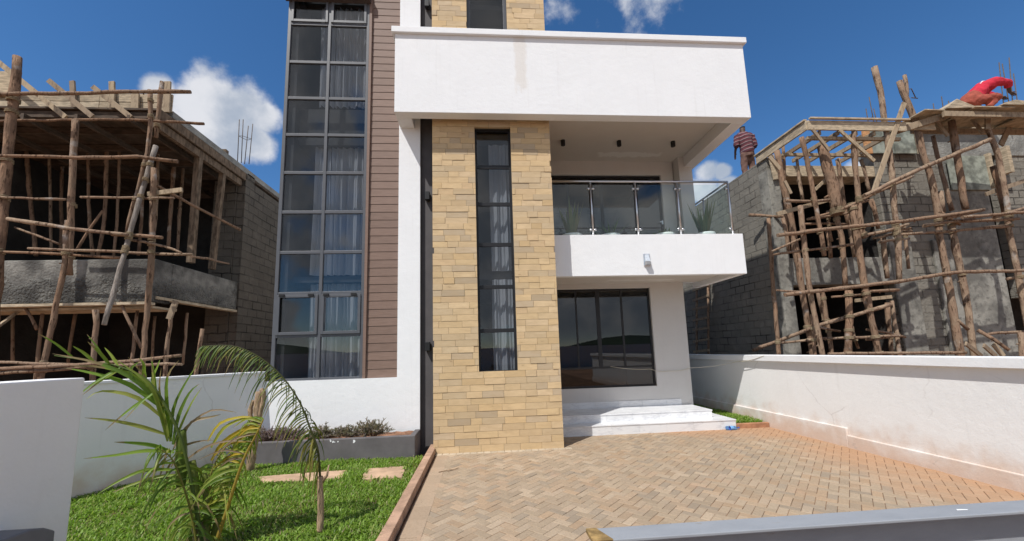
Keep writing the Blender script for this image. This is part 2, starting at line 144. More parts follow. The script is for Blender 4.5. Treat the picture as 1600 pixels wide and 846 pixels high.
    ['scaffold_pole', 'poles lashed up round the right unfinished building', 'short thin post inside the upper opening by the concrete band', [[8.512, 8.587, 4.994], [8.497, 8.587, 4.216]], 0.0324],
    ['scaffold_pole', 'poles lashed up round the right unfinished building', 'short leaning prop low in the ground opening', [[8.692, 8.587, 2.154], [8.787, 8.587, 1.625]], 0.0347],
    ['brace_pole', 'poles lashed up round the right unfinished building', 'short brace low in the ground opening, at left', [[7.485, 8.152, 2.142], [7.973, 8.152, 2.029]], 0.0263],
    ['ledger_pole', 'poles lashed up round the right unfinished building', 'short brace low in the ground opening, sloping down to the right jamb', [[8.611, 8.152, 2.055], [9.516, 8.152, 1.858]], 0.0266],
    ['ledger_pole', 'poles lashed up round the right unfinished building', 'thin stick crossing the sloping brace near the right jamb', [[8.688, 8.261, 1.827], [9.523, 8.261, 1.906]], 0.0269],
    ['scaffold_pole', 'poles lashed up round the right unfinished building', 'thin pole under the concrete band between two thicker uprights', [[7.949, 8.587, 3.058], [8.038, 8.587, 2.111]], 0.0383],
    ['ledger_pole', 'poles lashed up round the right unfinished building', 'thin ledger under the upper long ledger, right of the dark-topped pole', [[10.057, 7.826, 4.355], [11.34, 7.826, 4.5]], 0.0303],
    ['ledger_pole', 'poles lashed up round the right unfinished building', 'short stick just under the long lower ledger', [[7.889, 8.152, 2.798], [8.613, 8.152, 2.842]], 0.0267],
    ['wooden_plank', 'poles lashed up round the right unfinished building', 'pale plank under the right end of the concrete band', [[8.436, 8.152, 2.713], [9.346, 8.152, 2.783]], 0.0394],
    ['scaffold_pole', 'poles lashed up round the right unfinished building', 'thin pole beside the foot of the tallest bare pole', [[10.104, 8.261, 4.627], [10.026, 8.261, 3.455]], 0.035],
    ['brace_pole', 'poles lashed up round the right unfinished building', 'small crossing stick between the dark-topped and sturdy poles', [[10.652, 7.935, 4.743], [11.108, 7.935, 4.401]], 0.0308],
    ['brace_pole', 'poles lashed up round the right unfinished building', 'small stub brace on the sturdy pole above the timber heap', [[10.602, 7.935, 2.205], [10.81, 7.935, 1.985]], 0.0297],
]
CAGES = [
    ['steel rebar cage rising from the left roof deck against the cloud', [[[-6.25, 9.981, 6.858], [-6.25, 9.942, 8.046]], [[-6.25, 10.135, 6.937], [-6.25, 10.097, 8.145]], [[-6.25, 10.214, 6.977], [-6.25, 10.27, 8.107]], [[-6.25, 10.402, 7.073], [-6.25, 10.459, 8.281]]]],
    ['pair of rebar rods with a stirrup behind the porch front beam', [[[11.017, 9.348, 8.625], [11.038, 9.348, 7.694]], [[11.096, 9.348, 8.275], [11.135, 9.348, 7.695]], [[10.862, 9.348, 8.27], [10.864, 9.348, 7.691]]]],
    ['tall rebar cage at the hands of the red worker', [[[14.996, 9.131, 9.637], [14.775, 9.131, 7.613]], [[15.09, 9.131, 9.599], [14.995, 9.131, 7.617]], [[15.455, 9.131, 9.854], [15.136, 9.131, 7.619]], [[15.485, 9.131, 9.346], [15.338, 9.131, 7.621]]]],
    ['short rebar stubs behind the left end of the platform', [[[13.425, 9.457, 8.772], [13.394, 9.457, 8.091]], [[13.622, 9.457, 8.635], [13.577, 9.457, 8.094]], [[13.117, 9.457, 8.545], [13.11, 9.457, 8.086]]]],
    ['bent rebar hook beside the black-topped pole', [[[10.662, 8.152, 7.982], [10.787, 8.152, 8.002], [10.862, 8.152, 7.744]], [[10.743, 8.152, 7.759], [10.914, 8.152, 7.745]]]],
]
PALM_RACHIS = [[[-2.574, 4.0, 0.097], [-2.685, 3.957, 0.669], [-2.774, 3.914, 1.078], [-2.887, 3.871, 1.374], [-3.04, 3.829, 1.635], [-3.244, 3.786, 1.769], [-3.424, 3.743, 1.822], [-3.727, 3.7, 1.888]], [[-2.535, 4.05, 0.017], [-2.427, 4.037, 0.375], [-2.299, 4.025, 0.827], [-2.179, 4.013, 1.087], [-2.11, 4.0, 1.234]], [[-2.582, 4.05, 0.047], [-2.662, 4.1, 0.393], [-2.649, 4.15, 0.723], [-2.565, 4.2, 0.945], [-2.403, 4.25, 1.099]], [[-2.616, 4.0, 0.073], [-2.679, 3.933, 0.512], [-2.804, 3.867, 0.923], [-2.898, 3.8, 1.054]]]
PALM_LEAVES = [
    [6, 'g', [[-2.936, 3.95, 1.249], [-3.123, 3.833, 1.49], [-3.321, 3.717, 1.565], [-3.34, 3.6, 1.509]]],
    [7, 'g', [[-2.941, 3.95, 1.307], [-3.108, 3.833, 1.614], [-3.345, 3.717, 1.797], [-3.644, 3.6, 1.902]]],
    [7, 'g', [[-2.968, 3.95, 1.366], [-3.153, 3.85, 1.66], [-3.346, 3.75, 1.768], [-3.54, 3.65, 1.795]]],
    [7, 'g', [[-2.985, 3.95, 1.367], [-3.215, 3.867, 1.598], [-3.449, 3.783, 1.714], [-3.638, 3.7, 1.78]]],
    [6, 'g', [[-2.927, 3.95, 1.134], [-3.073, 3.867, 1.224], [-3.25, 3.783, 1.302], [-3.427, 3.7, 1.35]]],
    [6, 'g', [[-2.882, 3.95, 0.99], [-2.978, 3.867, 1.064], [-3.1, 3.783, 1.11], [-3.171, 3.7, 1.137]]],
    [6, 'g', [[-2.858, 3.95, 0.972], [-3.001, 3.833, 1.023], [-3.164, 3.717, 1.022], [-3.309, 3.6, 1.033]]],
    [6, 'g', [[-2.813, 3.95, 0.818], [-3.013, 3.867, 0.852], [-3.15, 3.783, 0.803], [-3.256, 3.7, 0.722]]],
    [5, 'g', [[-2.799, 3.95, 0.778], [-2.952, 3.9, 0.779], [-3.122, 3.85, 0.738], [-3.231, 3.8, 0.697]]],
    [6, 'g', [[-2.922, 3.95, 1.077], [-2.95, 3.867, 1.377], [-3.002, 3.783, 1.614], [-3.241, 3.7, 1.85]]],
    [6, 'g', [[-2.9, 3.95, 1.076], [-2.994, 3.933, 1.427], [-3.063, 3.917, 1.606], [-3.078, 3.9, 1.666]]],
    [6, 'g', [[-2.889, 3.95, 1.075], [-2.958, 3.967, 1.363], [-2.995, 3.983, 1.658], [-2.917, 4.0, 1.817]]],
    [6, 'g', [[-2.889, 3.95, 1.075], [-2.902, 3.967, 1.361], [-2.83, 3.983, 1.592], [-2.719, 4.0, 1.817]]],
    [6, 'g', [[-2.875, 3.95, 1.046], [-2.852, 3.967, 1.3], [-2.788, 3.983, 1.501], [-2.714, 4.0, 1.587]]],
    [5, 'g', [[-2.864, 3.95, 1.045], [-2.834, 3.983, 1.21], [-2.782, 4.017, 1.408], [-2.722, 4.05, 1.553]]],
    [6, 'g', [[-3.064, 3.85, 1.582], [-3.082, 3.833, 1.699], [-3.082, 3.817, 1.786], [-3.112, 3.8, 1.845]]],
    [5, 'g', [[-3.005, 3.85, 1.54], [-3.029, 3.867, 1.666], [-3.016, 3.883, 1.752], [-3.013, 3.9, 1.828]]],
    [5, 'g', [[-3.16, 3.8, 1.664], [-3.173, 3.8, 1.744], [-3.139, 3.8, 1.788], [-3.088, 3.8, 1.821]]],
    [6, 'g', [[-2.936, 3.9, 1.229], [-2.985, 3.867, 1.464], [-3.069, 3.833, 1.67], [-3.211, 3.8, 1.859]]],
    [6, 'g', [[-2.9, 3.95, 1.076], [-2.977, 3.95, 1.337], [-3.029, 3.95, 1.555], [-3.034, 3.95, 1.75]]],
    [5, 'b', [[-2.835, 4.0, 1.062], [-2.78, 4.033, 1.228], [-2.631, 4.067, 1.264], [-2.566, 4.1, 1.28]]],
    [5, 'b', [[-2.907, 4.0, 0.979], [-2.833, 4.033, 1.171], [-2.635, 4.067, 1.324], [-2.418, 4.1, 1.292]]],
    [4, 'b', [[-2.907, 4.0, 0.836], [-2.848, 4.033, 0.997], [-2.732, 4.067, 1.042], [-2.609, 4.1, 1.041]]],
    [4, 'b', [[-2.918, 3.95, 1.02], [-2.918, 3.933, 0.911], [-2.938, 3.917, 0.778], [-2.972, 3.9, 0.692]]],
    [4, 'b', [[-2.864, 3.95, 0.904], [-2.902, 3.95, 0.822], [-2.894, 3.95, 0.727], [-2.924, 3.95, 0.629]]],
    [6, 'y', [[-2.633, 4.1, 0.971], [-2.517, 4.083, 1.148], [-2.335, 4.067, 1.233], [-2.137, 4.05, 1.245]]],
    [6, 'y', [[-2.667, 4.1, 1.032], [-2.55, 4.083, 1.197], [-2.336, 4.067, 1.251], [-2.207, 4.05, 1.23]]],
    [6, 'y', [[-2.545, 4.1, 0.967], [-2.397, 4.067, 1.086], [-2.24, 4.033, 1.133], [-2.128, 4.0, 1.135]]],
    [6, 'y', [[-2.625, 4.1, 0.853], [-2.499, 4.067, 1.032], [-2.282, 4.033, 1.159], [-2.148, 4.0, 1.183]]],
    [5, 'b', [[-2.788, 4.0, 0.887], [-2.626, 4.0, 0.994], [-2.429, 4.0, 1.043], [-2.198, 4.0, 1.032]]],
]
PALM2_RACHIS = [[-1.668, 4.25, 0.612], [-1.681, 4.214, 0.868], [-1.756, 4.179, 1.109], [-1.849, 4.143, 1.368], [-2.016, 4.107, 1.629], [-2.221, 4.071, 1.825], [-2.448, 4.036, 1.939], [-2.705, 4.0, 1.946]]
PALM2_TRUNK = [[-1.668, 4.25, 0.612], [-1.653, 4.25, 0.337], [-1.65, 4.25, 0.074]]
PALM_STUBS = [[[-2.81, 4.0, 0.662], [-2.827, 4.0, 0.889], [-2.843, 4.0, 1.166]], [[-2.711, 4.05, 0.138], [-2.712, 4.05, 0.527], [-2.765, 4.05, 0.873]], [[-2.599, 4.05, 0.131], [-2.61, 4.075, 0.456], [-2.687, 4.1, 0.739]], [[-2.574, 4.1, 0.106], [-2.526, 4.125, 0.433], [-2.561, 4.15, 0.718]]]
DRY = [[[-3.637, 6.6, 0.199], [-3.607, 6.6, 0.532], [-3.58, 6.6, 0.92], [-3.581, 6.6, 1.296]], [[-3.607, 6.6, 0.532], [-3.662, 6.6, 0.826], [-3.692, 6.6, 1.023], [-3.652, 6.6, 1.159]], [[-3.575, 6.6, 0.822], [-3.528, 6.6, 1.016], [-3.5, 6.6, 1.233], [-3.544, 6.6, 1.334]]]
GATE = [[0.249, 0.997, 1.35], [0.261, 1.022, 1.35], [0.433, 1.026, 1.35], [0.417, 0.99, 1.35], [1.499, 1.044, 1.35], [1.384, 0.969, 1.35]]
CABINET = [[-2.75, 2.599, 0.811], [-2.75, 2.743, 0.82], [-2.75, 2.868, 0.759], [-2.75, 2.877, 0.687]]
HOLE = [[13.03, 12.0, 3.218], [13.404, 12.0, 2.413]]
NEAREND = [[-3.0, 3.214, 1.706], [-2.8, 3.0, 1.712]]
STONES = [[[-3.341, 6.26], [-2.771, 6.344], [-2.536, 5.975], [-3.116, 5.991]], [[-2.731, 6.337], [-2.093, 6.383], [-2.045, 5.975], [-2.486, 5.938]], [[-1.802, 6.397], [-1.249, 6.432], [-1.168, 5.879], [-1.755, 5.896]]]
SHRUBS = [[-3.695, 7.3, 0.448], [-3.374, 7.3, 0.444], [-2.834, 7.3, 0.441], [-2.452, 7.3, 0.446], [-2.012, 7.3, 0.47]]
POTS = [[1.982, 8.45, 4.387], [2.905, 8.45, 4.38], [4.212, 8.45, 4.4], [5.204, 8.45, 4.407]]
LAWNB = [[-5.376, 5.792, 0.08], [-4.278, 7.518, 0.08], [-1.224, 7.14, 0.08]]
LADDER = [[6.9, 12.162, 3.599], [6.9, 11.152, 3.537], [6.9, 12.253, 1.718], [6.9, 11.378, 1.806]]
WIRE = [[3.131, 9.55, 1.363], [4.128, 9.53, 1.268], [4.584, 9.53, 1.205], [5.154, 9.5, 1.266], [6.13, 9.135, 1.39], [6.15, 8.199, 1.546]]
STAIN = [[0.704, 7.03, 8.062], [1.026, 7.03, 6.946], [0.746, 7.03, 6.94]]
CLOUDS = [((-0.496, 0.7132, 0.4954), 0.0646, 1.0), ((-0.4554, 0.7432, 0.4902), 0.0692, 1.0), ((-0.4333, 0.7584, 0.4869), 0.0457, 1.0), ((-0.4994, 0.7416, 0.448), 0.0696, 1.0), ((-0.5291, 0.7062, 0.4704), 0.0495, 1.0), ((-0.4915, 0.7599, 0.4253), 0.0489, 1.0), ((-0.4534, 0.7776, 0.4357), 0.0457, 1.0), ((-0.5613, 0.6749, 0.4791), 0.0346, 1.0), ((-0.5456, 0.7177, 0.4327), 0.0593, 1.0), ((0.5003, 0.7774, 0.3812), 0.0325, 1.0), ((0.5251, 0.7641, 0.3748), 0.0244, 1.0), ((0.4998, 0.7959, 0.3417), 0.043, 1.0), ((0.5361, 0.7702, 0.3454), 0.0268, 1.0), ((0.7073, 0.6361, 0.3083), 0.0352, 1.0), ((0.7241, 0.6156, 0.3109), 0.0253, 1.0), ((0.687, 0.6629, 0.2977), 0.0326, 1.0), ((0.3073, 0.6729, 0.6729), 0.091, 0.3), ((0.3334, 0.656, 0.6772), 0.0828, 0.28), ((0.1572, 0.695, 0.7016), 0.0594, 0.3), ((0.2506, 0.7035, 0.665), 0.0387, 0.16), ((0.2803, 0.6911, 0.6662), 0.0629, 0.2)]
EXPO = 0.0

# ------------------------------------------------------------------ mesh helpers
XF = None
class MB:
    def __init__(s): s.v = []; s.f = []; s.c = []; s.sm = []
    def add(s, vs, fs, col=None, smooth=False):
        o = len(s.v); s.v += [tuple(map(float, q)) for q in vs]
        for f in fs:
            s.f.append(tuple(o+i for i in f)); s.c.append(col or (1,1,1)); s.sm.append(smooth)
    def box(s, x0, x1, y0, y1, z0, z1, col=None):
        s.add([(x0,y0,z0),(x1,y0,z0),(x1,y1,z0),(x0,y1,z0),(x0,y0,z1),(x1,y0,z1),(x1,y1,z1),(x0,y1,z1)],
              [(0,3,2,1),(4,5,6,7),(0,1,5,4),(1,2,6,5),(2,3,7,6),(3,0,4,7)], col)
    def prism(s, poly, z0, z1, col=None):
        n = len(poly); a = sum(poly[i][0]*poly[(i+1)%n][1]-poly[(i+1)%n][0]*poly[i][1] for i in range(n))
        if a < 0: poly = poly[::-1]
        s.add([(x,y,z0) for x,y in poly]+[(x,y,z1) for x,y in poly],
              [tuple(range(n))[::-1], tuple(range(n,2*n))]+[(i,(i+1)%n,n+(i+1)%n,n+i) for i in range(n)], col)
    def tube(s, pts, radii, n=10, col=None, jit=0., cap=True):
        pts = [Vector(p) for p in pts]
        if not hasattr(radii,'__len__'): radii = [radii]*len(pts)
        vs = []; up = None
        for i,p in enumerate(pts):
            t = (pts[min(i+1,len(pts)-1)]-pts[max(i-1,0)]).normalized()
            if up is None: up = Vector((0,0,1)) if abs(t.z) < .9 else Vector((0,1,0))
            u = t.cross(up).normalized(); w = u.cross(t).normalized(); up = w
            for k in range(n):
                a = 2*math.pi*k/n; r = radii[i]*(1+random.uniform(-jit,jit))
                vs.append(p+u*math.cos(a)*r+w*math.sin(a)*r)
        m = len(pts)
        s.add(vs, [(i*n+k, i*n+(k+1)%n, (i+1)*n+(k+1)%n, (i+1)*n+k) for i in range(m-1) for k in range(n)], col, True)
        if cap:
            o = len(s.v)-m*n
            s.f.append(tuple(o+k for k in range(n))[::-1]); s.c.append(col or (1,1,1)); s.sm.append(False)
            s.f.append(tuple(o+(m-1)*n+k for k in range(n))); s.c.append(col or (1,1,1)); s.sm.append(False)
    def bar(s, a, b, w, t, col=None, nrm=(0,1,0)):
        a = Vector(a); b = Vector(b); d = (b-a).normalized(); nn = Vector(nrm)
        u = d.cross(nn).normalized(); v = u.cross(d).normalized(); u *= w/2; v *= t/2
        s.add([a-u-v,a+u-v,a+u+v,a-u+v,b-u-v,b+u-v,b+u+v,b-u+v],
              [(0,1,2,3)[::-1],(4,5,6,7)[::-1][::-1],(0,1,5,4),(1,2,6,5),(2,3,7,6),(3,0,4,7)], col)
    def lathe(s, prof, n=24, c=(0,0), col=None):
        vs = [(c[0]+r*math.cos(2*math.pi*k/n), c[1]+r*math.sin(2*math.pi*k/n), z) for r,z in prof for k in range(n)]
        s.add(vs, [(i*n+k,i*n+(k+1)%n,(i+1)*n+(k+1)%n,(i+1)*n+k) for i in range(len(prof)-1) for k in range(n)], col, True)
    def build(s, name, mat, parent=None, bevel=0, fix=True, seg=2):
        if XF: s.v = [(x*XF,y*XF,1.8+(z-1.8)*XF) for x,y,z in s.v]
        me = bpy.data.meshes.new(name); me.from_pydata(s.v, [], s.f)
        at = me.attributes.new('tint', 'FLOAT_COLOR', 'FACE')
        at.data.foreach_set('color', np.array([(*c,1) for c in s.c], dtype=np.float32).ravel())
        me.polygons.foreach_set('use_smooth', s.sm)
        if fix:
            bm = bmesh.new(); bm.from_mesh(me); bmesh.ops.recalc_face_normals(bm, faces=bm.faces); bm.to_mesh(me); bm.free()
        me.materials.append(mat)
        o = bpy.data.objects.new(name, me); COL.objects.link(o)
        if parent is not None: put(o, parent)
        if bevel:
            b = o.modifiers.new('bevel','BEVEL'); b.width = bevel; b.segments = seg; b.limit_method = 'ANGLE'; b.angle_limit = math.radians(40)
        return o
def put(o, parent):
    o.parent = parent
    if tuple(parent.location) != (0,0,0): o.matrix_parent_inverse = Matrix.Translation(-parent.location)
def rebase(o):
    co = np.empty(len(o.data.vertices)*3, dtype=np.float32); o.data.vertices.foreach_get('co', co); co = co.reshape(-1,3)
    b = np.array([(co[:,0].min()+co[:,0].max())/2, (co[:,1].min()+co[:,1].max())/2, co[:,2].min()], dtype=np.float32)
    o.data.vertices.foreach_set('co', (co-b).ravel()); o.location = b.tolist(); o.data.update()
    return o
def tag(o, label, cat, group=None):
    o['label'] = label; o['category'] = cat
    if group: o['group'] = group
    if o.type == 'MESH' and o.parent is None and tuple(o.location) == (0,0,0): rebase(o)
    return o
def struct(o, kind='structure'):
    o['kind'] = kind; return o
def thing(name, label, cat, loc=(0,0,0), group=None):
    e = bpy.data.objects.new(name, None); e.location = loc; e.empty_display_size = .2; COL.objects.link(e)
    e.matrix_world = Matrix.Translation(loc)
    return tag(e, label, cat, group)
# ------------------------------------------------------------------ materials
class NT:
    def __init__(s, mat):
        mat.use_nodes = True; s.t = mat.node_tree; s.t.nodes.clear(); s.out = s.n('ShaderNodeOutputMaterial')
    def n(s, k, **kw):
        x = s.t.nodes.new(k)
        for a,b in kw.items():
            if a.startswith('i_'):
                key = a[2:]; key = int(key) if key.isdigit() else key.replace('_',' ')
                s.set(x.inputs[key], b)
            else: setattr(x, a, b)
        return x
    def set(s, inp, v):
        if isinstance(v, bpy.types.NodeSocket): s.t.links.new(v, inp)
        else:
            if inp.type == 'RGBA' and len(v) == 3: v = (*v, 1)
            inp.default_value = v
    def math(s, op, a, b=0., c=None, clamp=False):
        x = s.n('ShaderNodeMath', operation=op, use_clamp=clamp); s.set(x.inputs[0], a); s.set(x.inputs[1], b)
        if c is not None: s.set(x.inputs[2], c)
        return x.outputs[0]
    def mix(s, f, a, b, mode='MIX'):
        x = s.n('ShaderNodeMix', data_type='RGBA', blend_type=mode); s.set(x.inputs[0], f); s.set(x.inputs[6], a); s.set(x.inputs[7], b); return x.outputs[2]
    def noise(s, scale, vec=None, detail=5., rough=.55):
        x = s.n('ShaderNodeTexNoise', i_Scale=scale, i_Detail=detail, i_Roughness=rough)
        if vec is not None: s.set(x.inputs['Vector'], vec)
        return x.outputs[0]
    def ramp(s, f, lo, hi):
        x = s.n('ShaderNodeMapRange', clamp=True); x.interpolation_type = 'SMOOTHSTEP'
        s.set(x.inputs[0], f); s.set(x.inputs[1], lo); s.set(x.inputs[2], hi); return x.outputs[0]
    def pos(s): return s.n('ShaderNodeNewGeometry').outputs['Position']
    def bump(s, h, strength=.3, dist=.01, nrm=None):
        x = s.n('ShaderNodeBump', i_Strength=strength, i_Distance=dist, i_Height=h)
        if nrm is not None: s.set(x.inputs['Normal'], nrm)
        return x.outputs[0]
    def surf(s, col, rough=.7, normal=None, metal=0., spec=.4, **kw):
        b = s.n('ShaderNodeBsdfPrincipled'); s.set(b.inputs['Base Color'], col); s.set(b.inputs['Roughness'], rough); s.set(b.inputs['Metallic'], metal)
        s.set(b.inputs['Specular IOR Level'], spec)
        if normal is not None: s.set(b.inputs['Normal'], normal)
        for a,v in kw.items(): s.set(b.inputs[a.replace('_',' ')], v)
        s.t.links.new(b.outputs[0], s.out.inputs[0]); return b
def mul(c, k): return tuple(min(1, x*k) for x in c)
def simple(name, col, rough=.7, var=.12, scale=6., bump=.15, bscale=40., bd=.004, metal=0., spec=.35, tint=False, stretch=None):
    m = bpy.data.materials.new(name); t = NT(m); p = t.pos()
    if stretch: p = t.n('ShaderNodeVectorMath', operation='MULTIPLY', i_0=p, i_1=stretch).outputs[0]
    nz = t.noise(scale, p)
    c = t.mix(t.ramp(nz, .3, .7), mul(col, 1-var), mul(col, 1+var))
    if tint: c = t.mix(1., c, t.n('ShaderNodeAttribute', attribute_name='tint').outputs[0], 'MULTIPLY')
    nrm = t.bump(t.noise(bscale, p, 6.), bump, bd) if bump else None
    t.surf(c, rough, nrm, metal, spec)
    return m
M = {}
def plaster(name, col, dirt=0., stain=None, patch=None):
    m = bpy.data.materials.new(name); t = NT(m); p = t.pos(); xyz = t.n('ShaderNodeSeparateXYZ', i_0=p)
    x,y,z = xyz.outputs
    n1 = t.noise(2.3, p, 6.); n2 = t.noise(14., p, 5.)
    c = t.mix(t.ramp(n1, .3, .75), mul(col,.98), mul(col,1.015))
    c = t.mix(t.math('MULTIPLY', t.ramp(n2,.58,.8), .05), c, (.5,.48,.45))
    # thin vertical rain streaks
    st = t.noise(5., t.n('ShaderNodeVectorMath', operation='MULTIPLY', i_0=p, i_1=(3.,3.,.14)).outputs[0], 4.)
    c = t.mix(t.math('MULTIPLY', t.ramp(st,.56,.8), .11), c, (.45,.43,.4))
    if dirt:
        hz = t.math('ADD', z, t.math('MULTIPLY', t.math('SUBTRACT', t.noise(3.2,p,6.), .5), -.75))
        f = t.math('MULTIPLY', t.math('SUBTRACT', 1., t.ramp(hz, .0, .56)), dirt)
        c = t.mix(f, c, (.55,.36,.235))
    if dirt > .3:
        wv = t.n('ShaderNodeVectorMath', operation='ADD', i_0=p, i_1=t.n('ShaderNodeVectorMath', operation='SCALE', i_0=t.n('ShaderNodeTexNoise', i_Scale=2.5, i_Detail=6.).outputs[1], i_Scale=.5).outputs[0]).outputs[0]
        vo = t.n('ShaderNodeTexVoronoi', feature='DISTANCE_TO_EDGE', i_Scale=.55, i_Vector=wv)
        ck = t.math('MULTIPLY', t.math('SUBTRACT', 1., t.ramp(vo.outputs[0], .002, .007)), t.ramp(t.noise(.9,p,4.), .5, .62))
        c = t.mix(t.math('MULTIPLY', ck, .26), c, (.35,.32,.29))
    if stain:
        x0,x1,z0,z1 = stain; n3 = t.noise(7., t.n('ShaderNodeVectorMath', operation='MULTIPLY', i_0=p, i_1=(1.6,1.,.7)).outputs[0], 5.)
        xw = t.math('ADD', x, t.math('MULTIPLY', t.math('SUBTRACT', n3, .5), .12))
        f = t.math('MULTIPLY', t.ramp(xw, x0, x0+.07), t.math('SUBTRACT', 1., t.ramp(xw, x1-.07, x1)))
        zz = t.math('ADD', z, t.math('MULTIPLY', t.math('SUBTRACT', n3, .5), .7))
        f = t.math('MULTIPLY', f, t.math('MULTIPLY', t.ramp(zz, z0, z0+.25), t.math('SUBTRACT', 1., t.ramp(z, z1+.1, z1+.3))))
        c = t.mix(t.math('MULTIPLY', f, .28), c, (.56,.46,.34))
    if patch:
        x0,x1,y0,y1 = patch; n3 = t.noise(4., p, 5.); w = t.math('MULTIPLY', t.math('SUBTRACT', n3, .5), .35)
        yy = t.math('ADD', y, w); xx = t.math('ADD', x, w)
        f = t.math('MULTIPLY', t.math('MULTIPLY', t.ramp(yy,y0,y0+.06), t.math('SUBTRACT',1.,t.ramp(yy,y1-.06,y1))), t.math('MULTIPLY', t.ramp(xx,x0,x0+.1), t.math('SUBTRACT',1.,t.ramp(xx,x1-.1,x1))))
        c = t.mix(t.math('MULTIPLY', f, .55), c, (.80,.79,.76))
    h = t.math('ADD', t.math('MULTIPLY', t.noise(55., p, 4.), .5), t.noise(9., p, 5.))
    t.surf(c, .85, t.bump(h, .36, .014), 0., .22)
    return m
M['white'] = plaster('white_render', (.80,.81,.82))
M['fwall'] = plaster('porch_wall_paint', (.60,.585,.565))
M['roofw'] = plaster('white_render_fascia', (.80,.81,.82), stain=(.72,1.02,6.85,8.1))
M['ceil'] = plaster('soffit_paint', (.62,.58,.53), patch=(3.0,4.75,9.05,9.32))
M['bwall'] = plaster('boundary_render', (.80,.80,.79), dirt=.68)
M['nwall'] = plaster('boundary_render_plain', (.88,.87,.85), dirt=.15)
M['dgrey'] = simple('dark_grey_paint', (.095,.088,.09), .75, .1, 3., .12)
M['planter'] = simple('planter_paint', (.125,.115,.118), .75, .14, 4., .12)
M['steelg'] = simple('slate_metal_paint', (.15,.155,.175), .42, .08, 8., .05)
m = bpy.data.materials.new('worn_gate_paint'); t = NT(m); p = t.pos()
q = t.n('ShaderNodeVectorMath', operation='MULTIPLY', i_0=p, i_1=(3.,9.,9.)).outputs[0]; n1 = t.noise(2.2, q, 7., .65); n2 = t.noise(90., p, 4.)
cg = t.mix(t.ramp(n1,.3,.7), (.27,.285,.305), (.31,.325,.345)); cg = t.mix(t.math('MULTIPLY', t.ramp(n1,.63,.70), .55), cg, (.22,.17,.11)); cg = t.mix(t.math('MULTIPLY', t.ramp(t.noise(5.,p,6.),.60,.75), .35), cg, (.16,.16,.165))
t.surf(cg, .5, t.bump(t.math('ADD', n1, t.math('MULTIPLY', n2, .15)), .25, .004), 0., .35); M['gatep'] = m
M['frame'] = simple('grey_aluminium', (.095,.10,.112), .4, .05, 8., 0)
M['bframe'] = simple('black_aluminium', (.018,.018,.02), .4, .05, 8., 0)
M['black'] = simple('black_plastic', (.015,.015,.016), .5, .1, 8., 0)
M['steel'] = simple('brushed_steel', (.62,.63,.65), .28, .05, 20., 0, metal=.9)
M['curtain'] = simple('sheer_curtain', (.72,.73,.76), .9, .05, 5., .1)
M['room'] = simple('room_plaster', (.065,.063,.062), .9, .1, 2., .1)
M['concrete'] = simple('rough_concrete', (.23,.225,.205), .92, .28, 2.2, .9, 16., .03)
M['dconcrete'] = simple('shade_dark_concrete', (.034,.031,.028), .92, .3, 2., .7, 14., .03)  # dark copy of the concrete: interior shade put into the colour
M['pebble'] = None
M['pole'] = None
M['board'] = simple('formwork_board', (.43,.35,.245), .8, .3, 3., .3, 30., .01, stretch=(2,2,9), tint=True)
M['darkboard'] = simple('shade_dark_formwork_board', (.085,.06,.042), .85, .35, 3., .3, 30., .01, stretch=(2,2,9))  # shade under the roof deck is painted into this board colour
M['greenboard'] = simple('stained_shutter_panel', (.24,.26,.22), .8, .45, 5., .2, 20.)
M['rope'] = simple('sisal_rope', (.30,.235,.15), .95, .3, 60., .6, 90.)
M['rebar'] = simple('rusty_rebar', (.10,.075,.06), .7, .3, 20., 0)
M['soil'] = simple('red_soil', (.25,.13,.078), .95, .3, 5., .8, 20., .04)
M['earth'] = simple('earth', (.30,.17,.10), .95, .3, .6, .6, 8., .05)
M['kerb'] = simple('kerb_concrete', (.42,.27,.185), .9, .22, 5., .4, 30., .01)
M['flag'] = simple('flagstone', (.50,.34,.225), .9, .2, 4., .4, 22., .01)
M['bark'] = simple('dry_palm_bark', (.34,.235,.15), .9, .35, 14., .8, 30., .02, stretch=(3,3,.6))
M['marble'] = None
M['terracotta'] = simple('terracotta_edge', (.36,.18,.10), .9, .2, 6., .4, 30.)
M['pot'] = simple('white_pot', (.80,.80,.78), .5, .05, 6., 0)
M['skin'] = simple('skin', (.09,.05,.035), .6, .1, 10., 0)
M['red'] = simple('red_jersey', (.50,.022,.045), .85, .15, 12., .3, 25., .02)
M['maroon'] = simple('rust_trousers', (.30,.07,.045), .9, .2, 9., .3, 25., .02)
M['brownc'] = simple('brown_trousers', (.16,.09,.07), .9, .2, 9., .3, 25., .02)
M['whitecloth'] = simple('white_collar', (.75,.75,.75), .9, .05)
M['hair'] = simple('dark_cap', (.02,.017,.016), .9, .2)
M['cable'] = simple('cable', (.55,.50,.40), .6, .1)
M['rust'] = simple('rusty_cut_end', (.34,.22,.085), .8, .4, 30., .4, 60.)
M['roofb'] = simple('roof_edge', (.07,.05,.045), .8, .1)
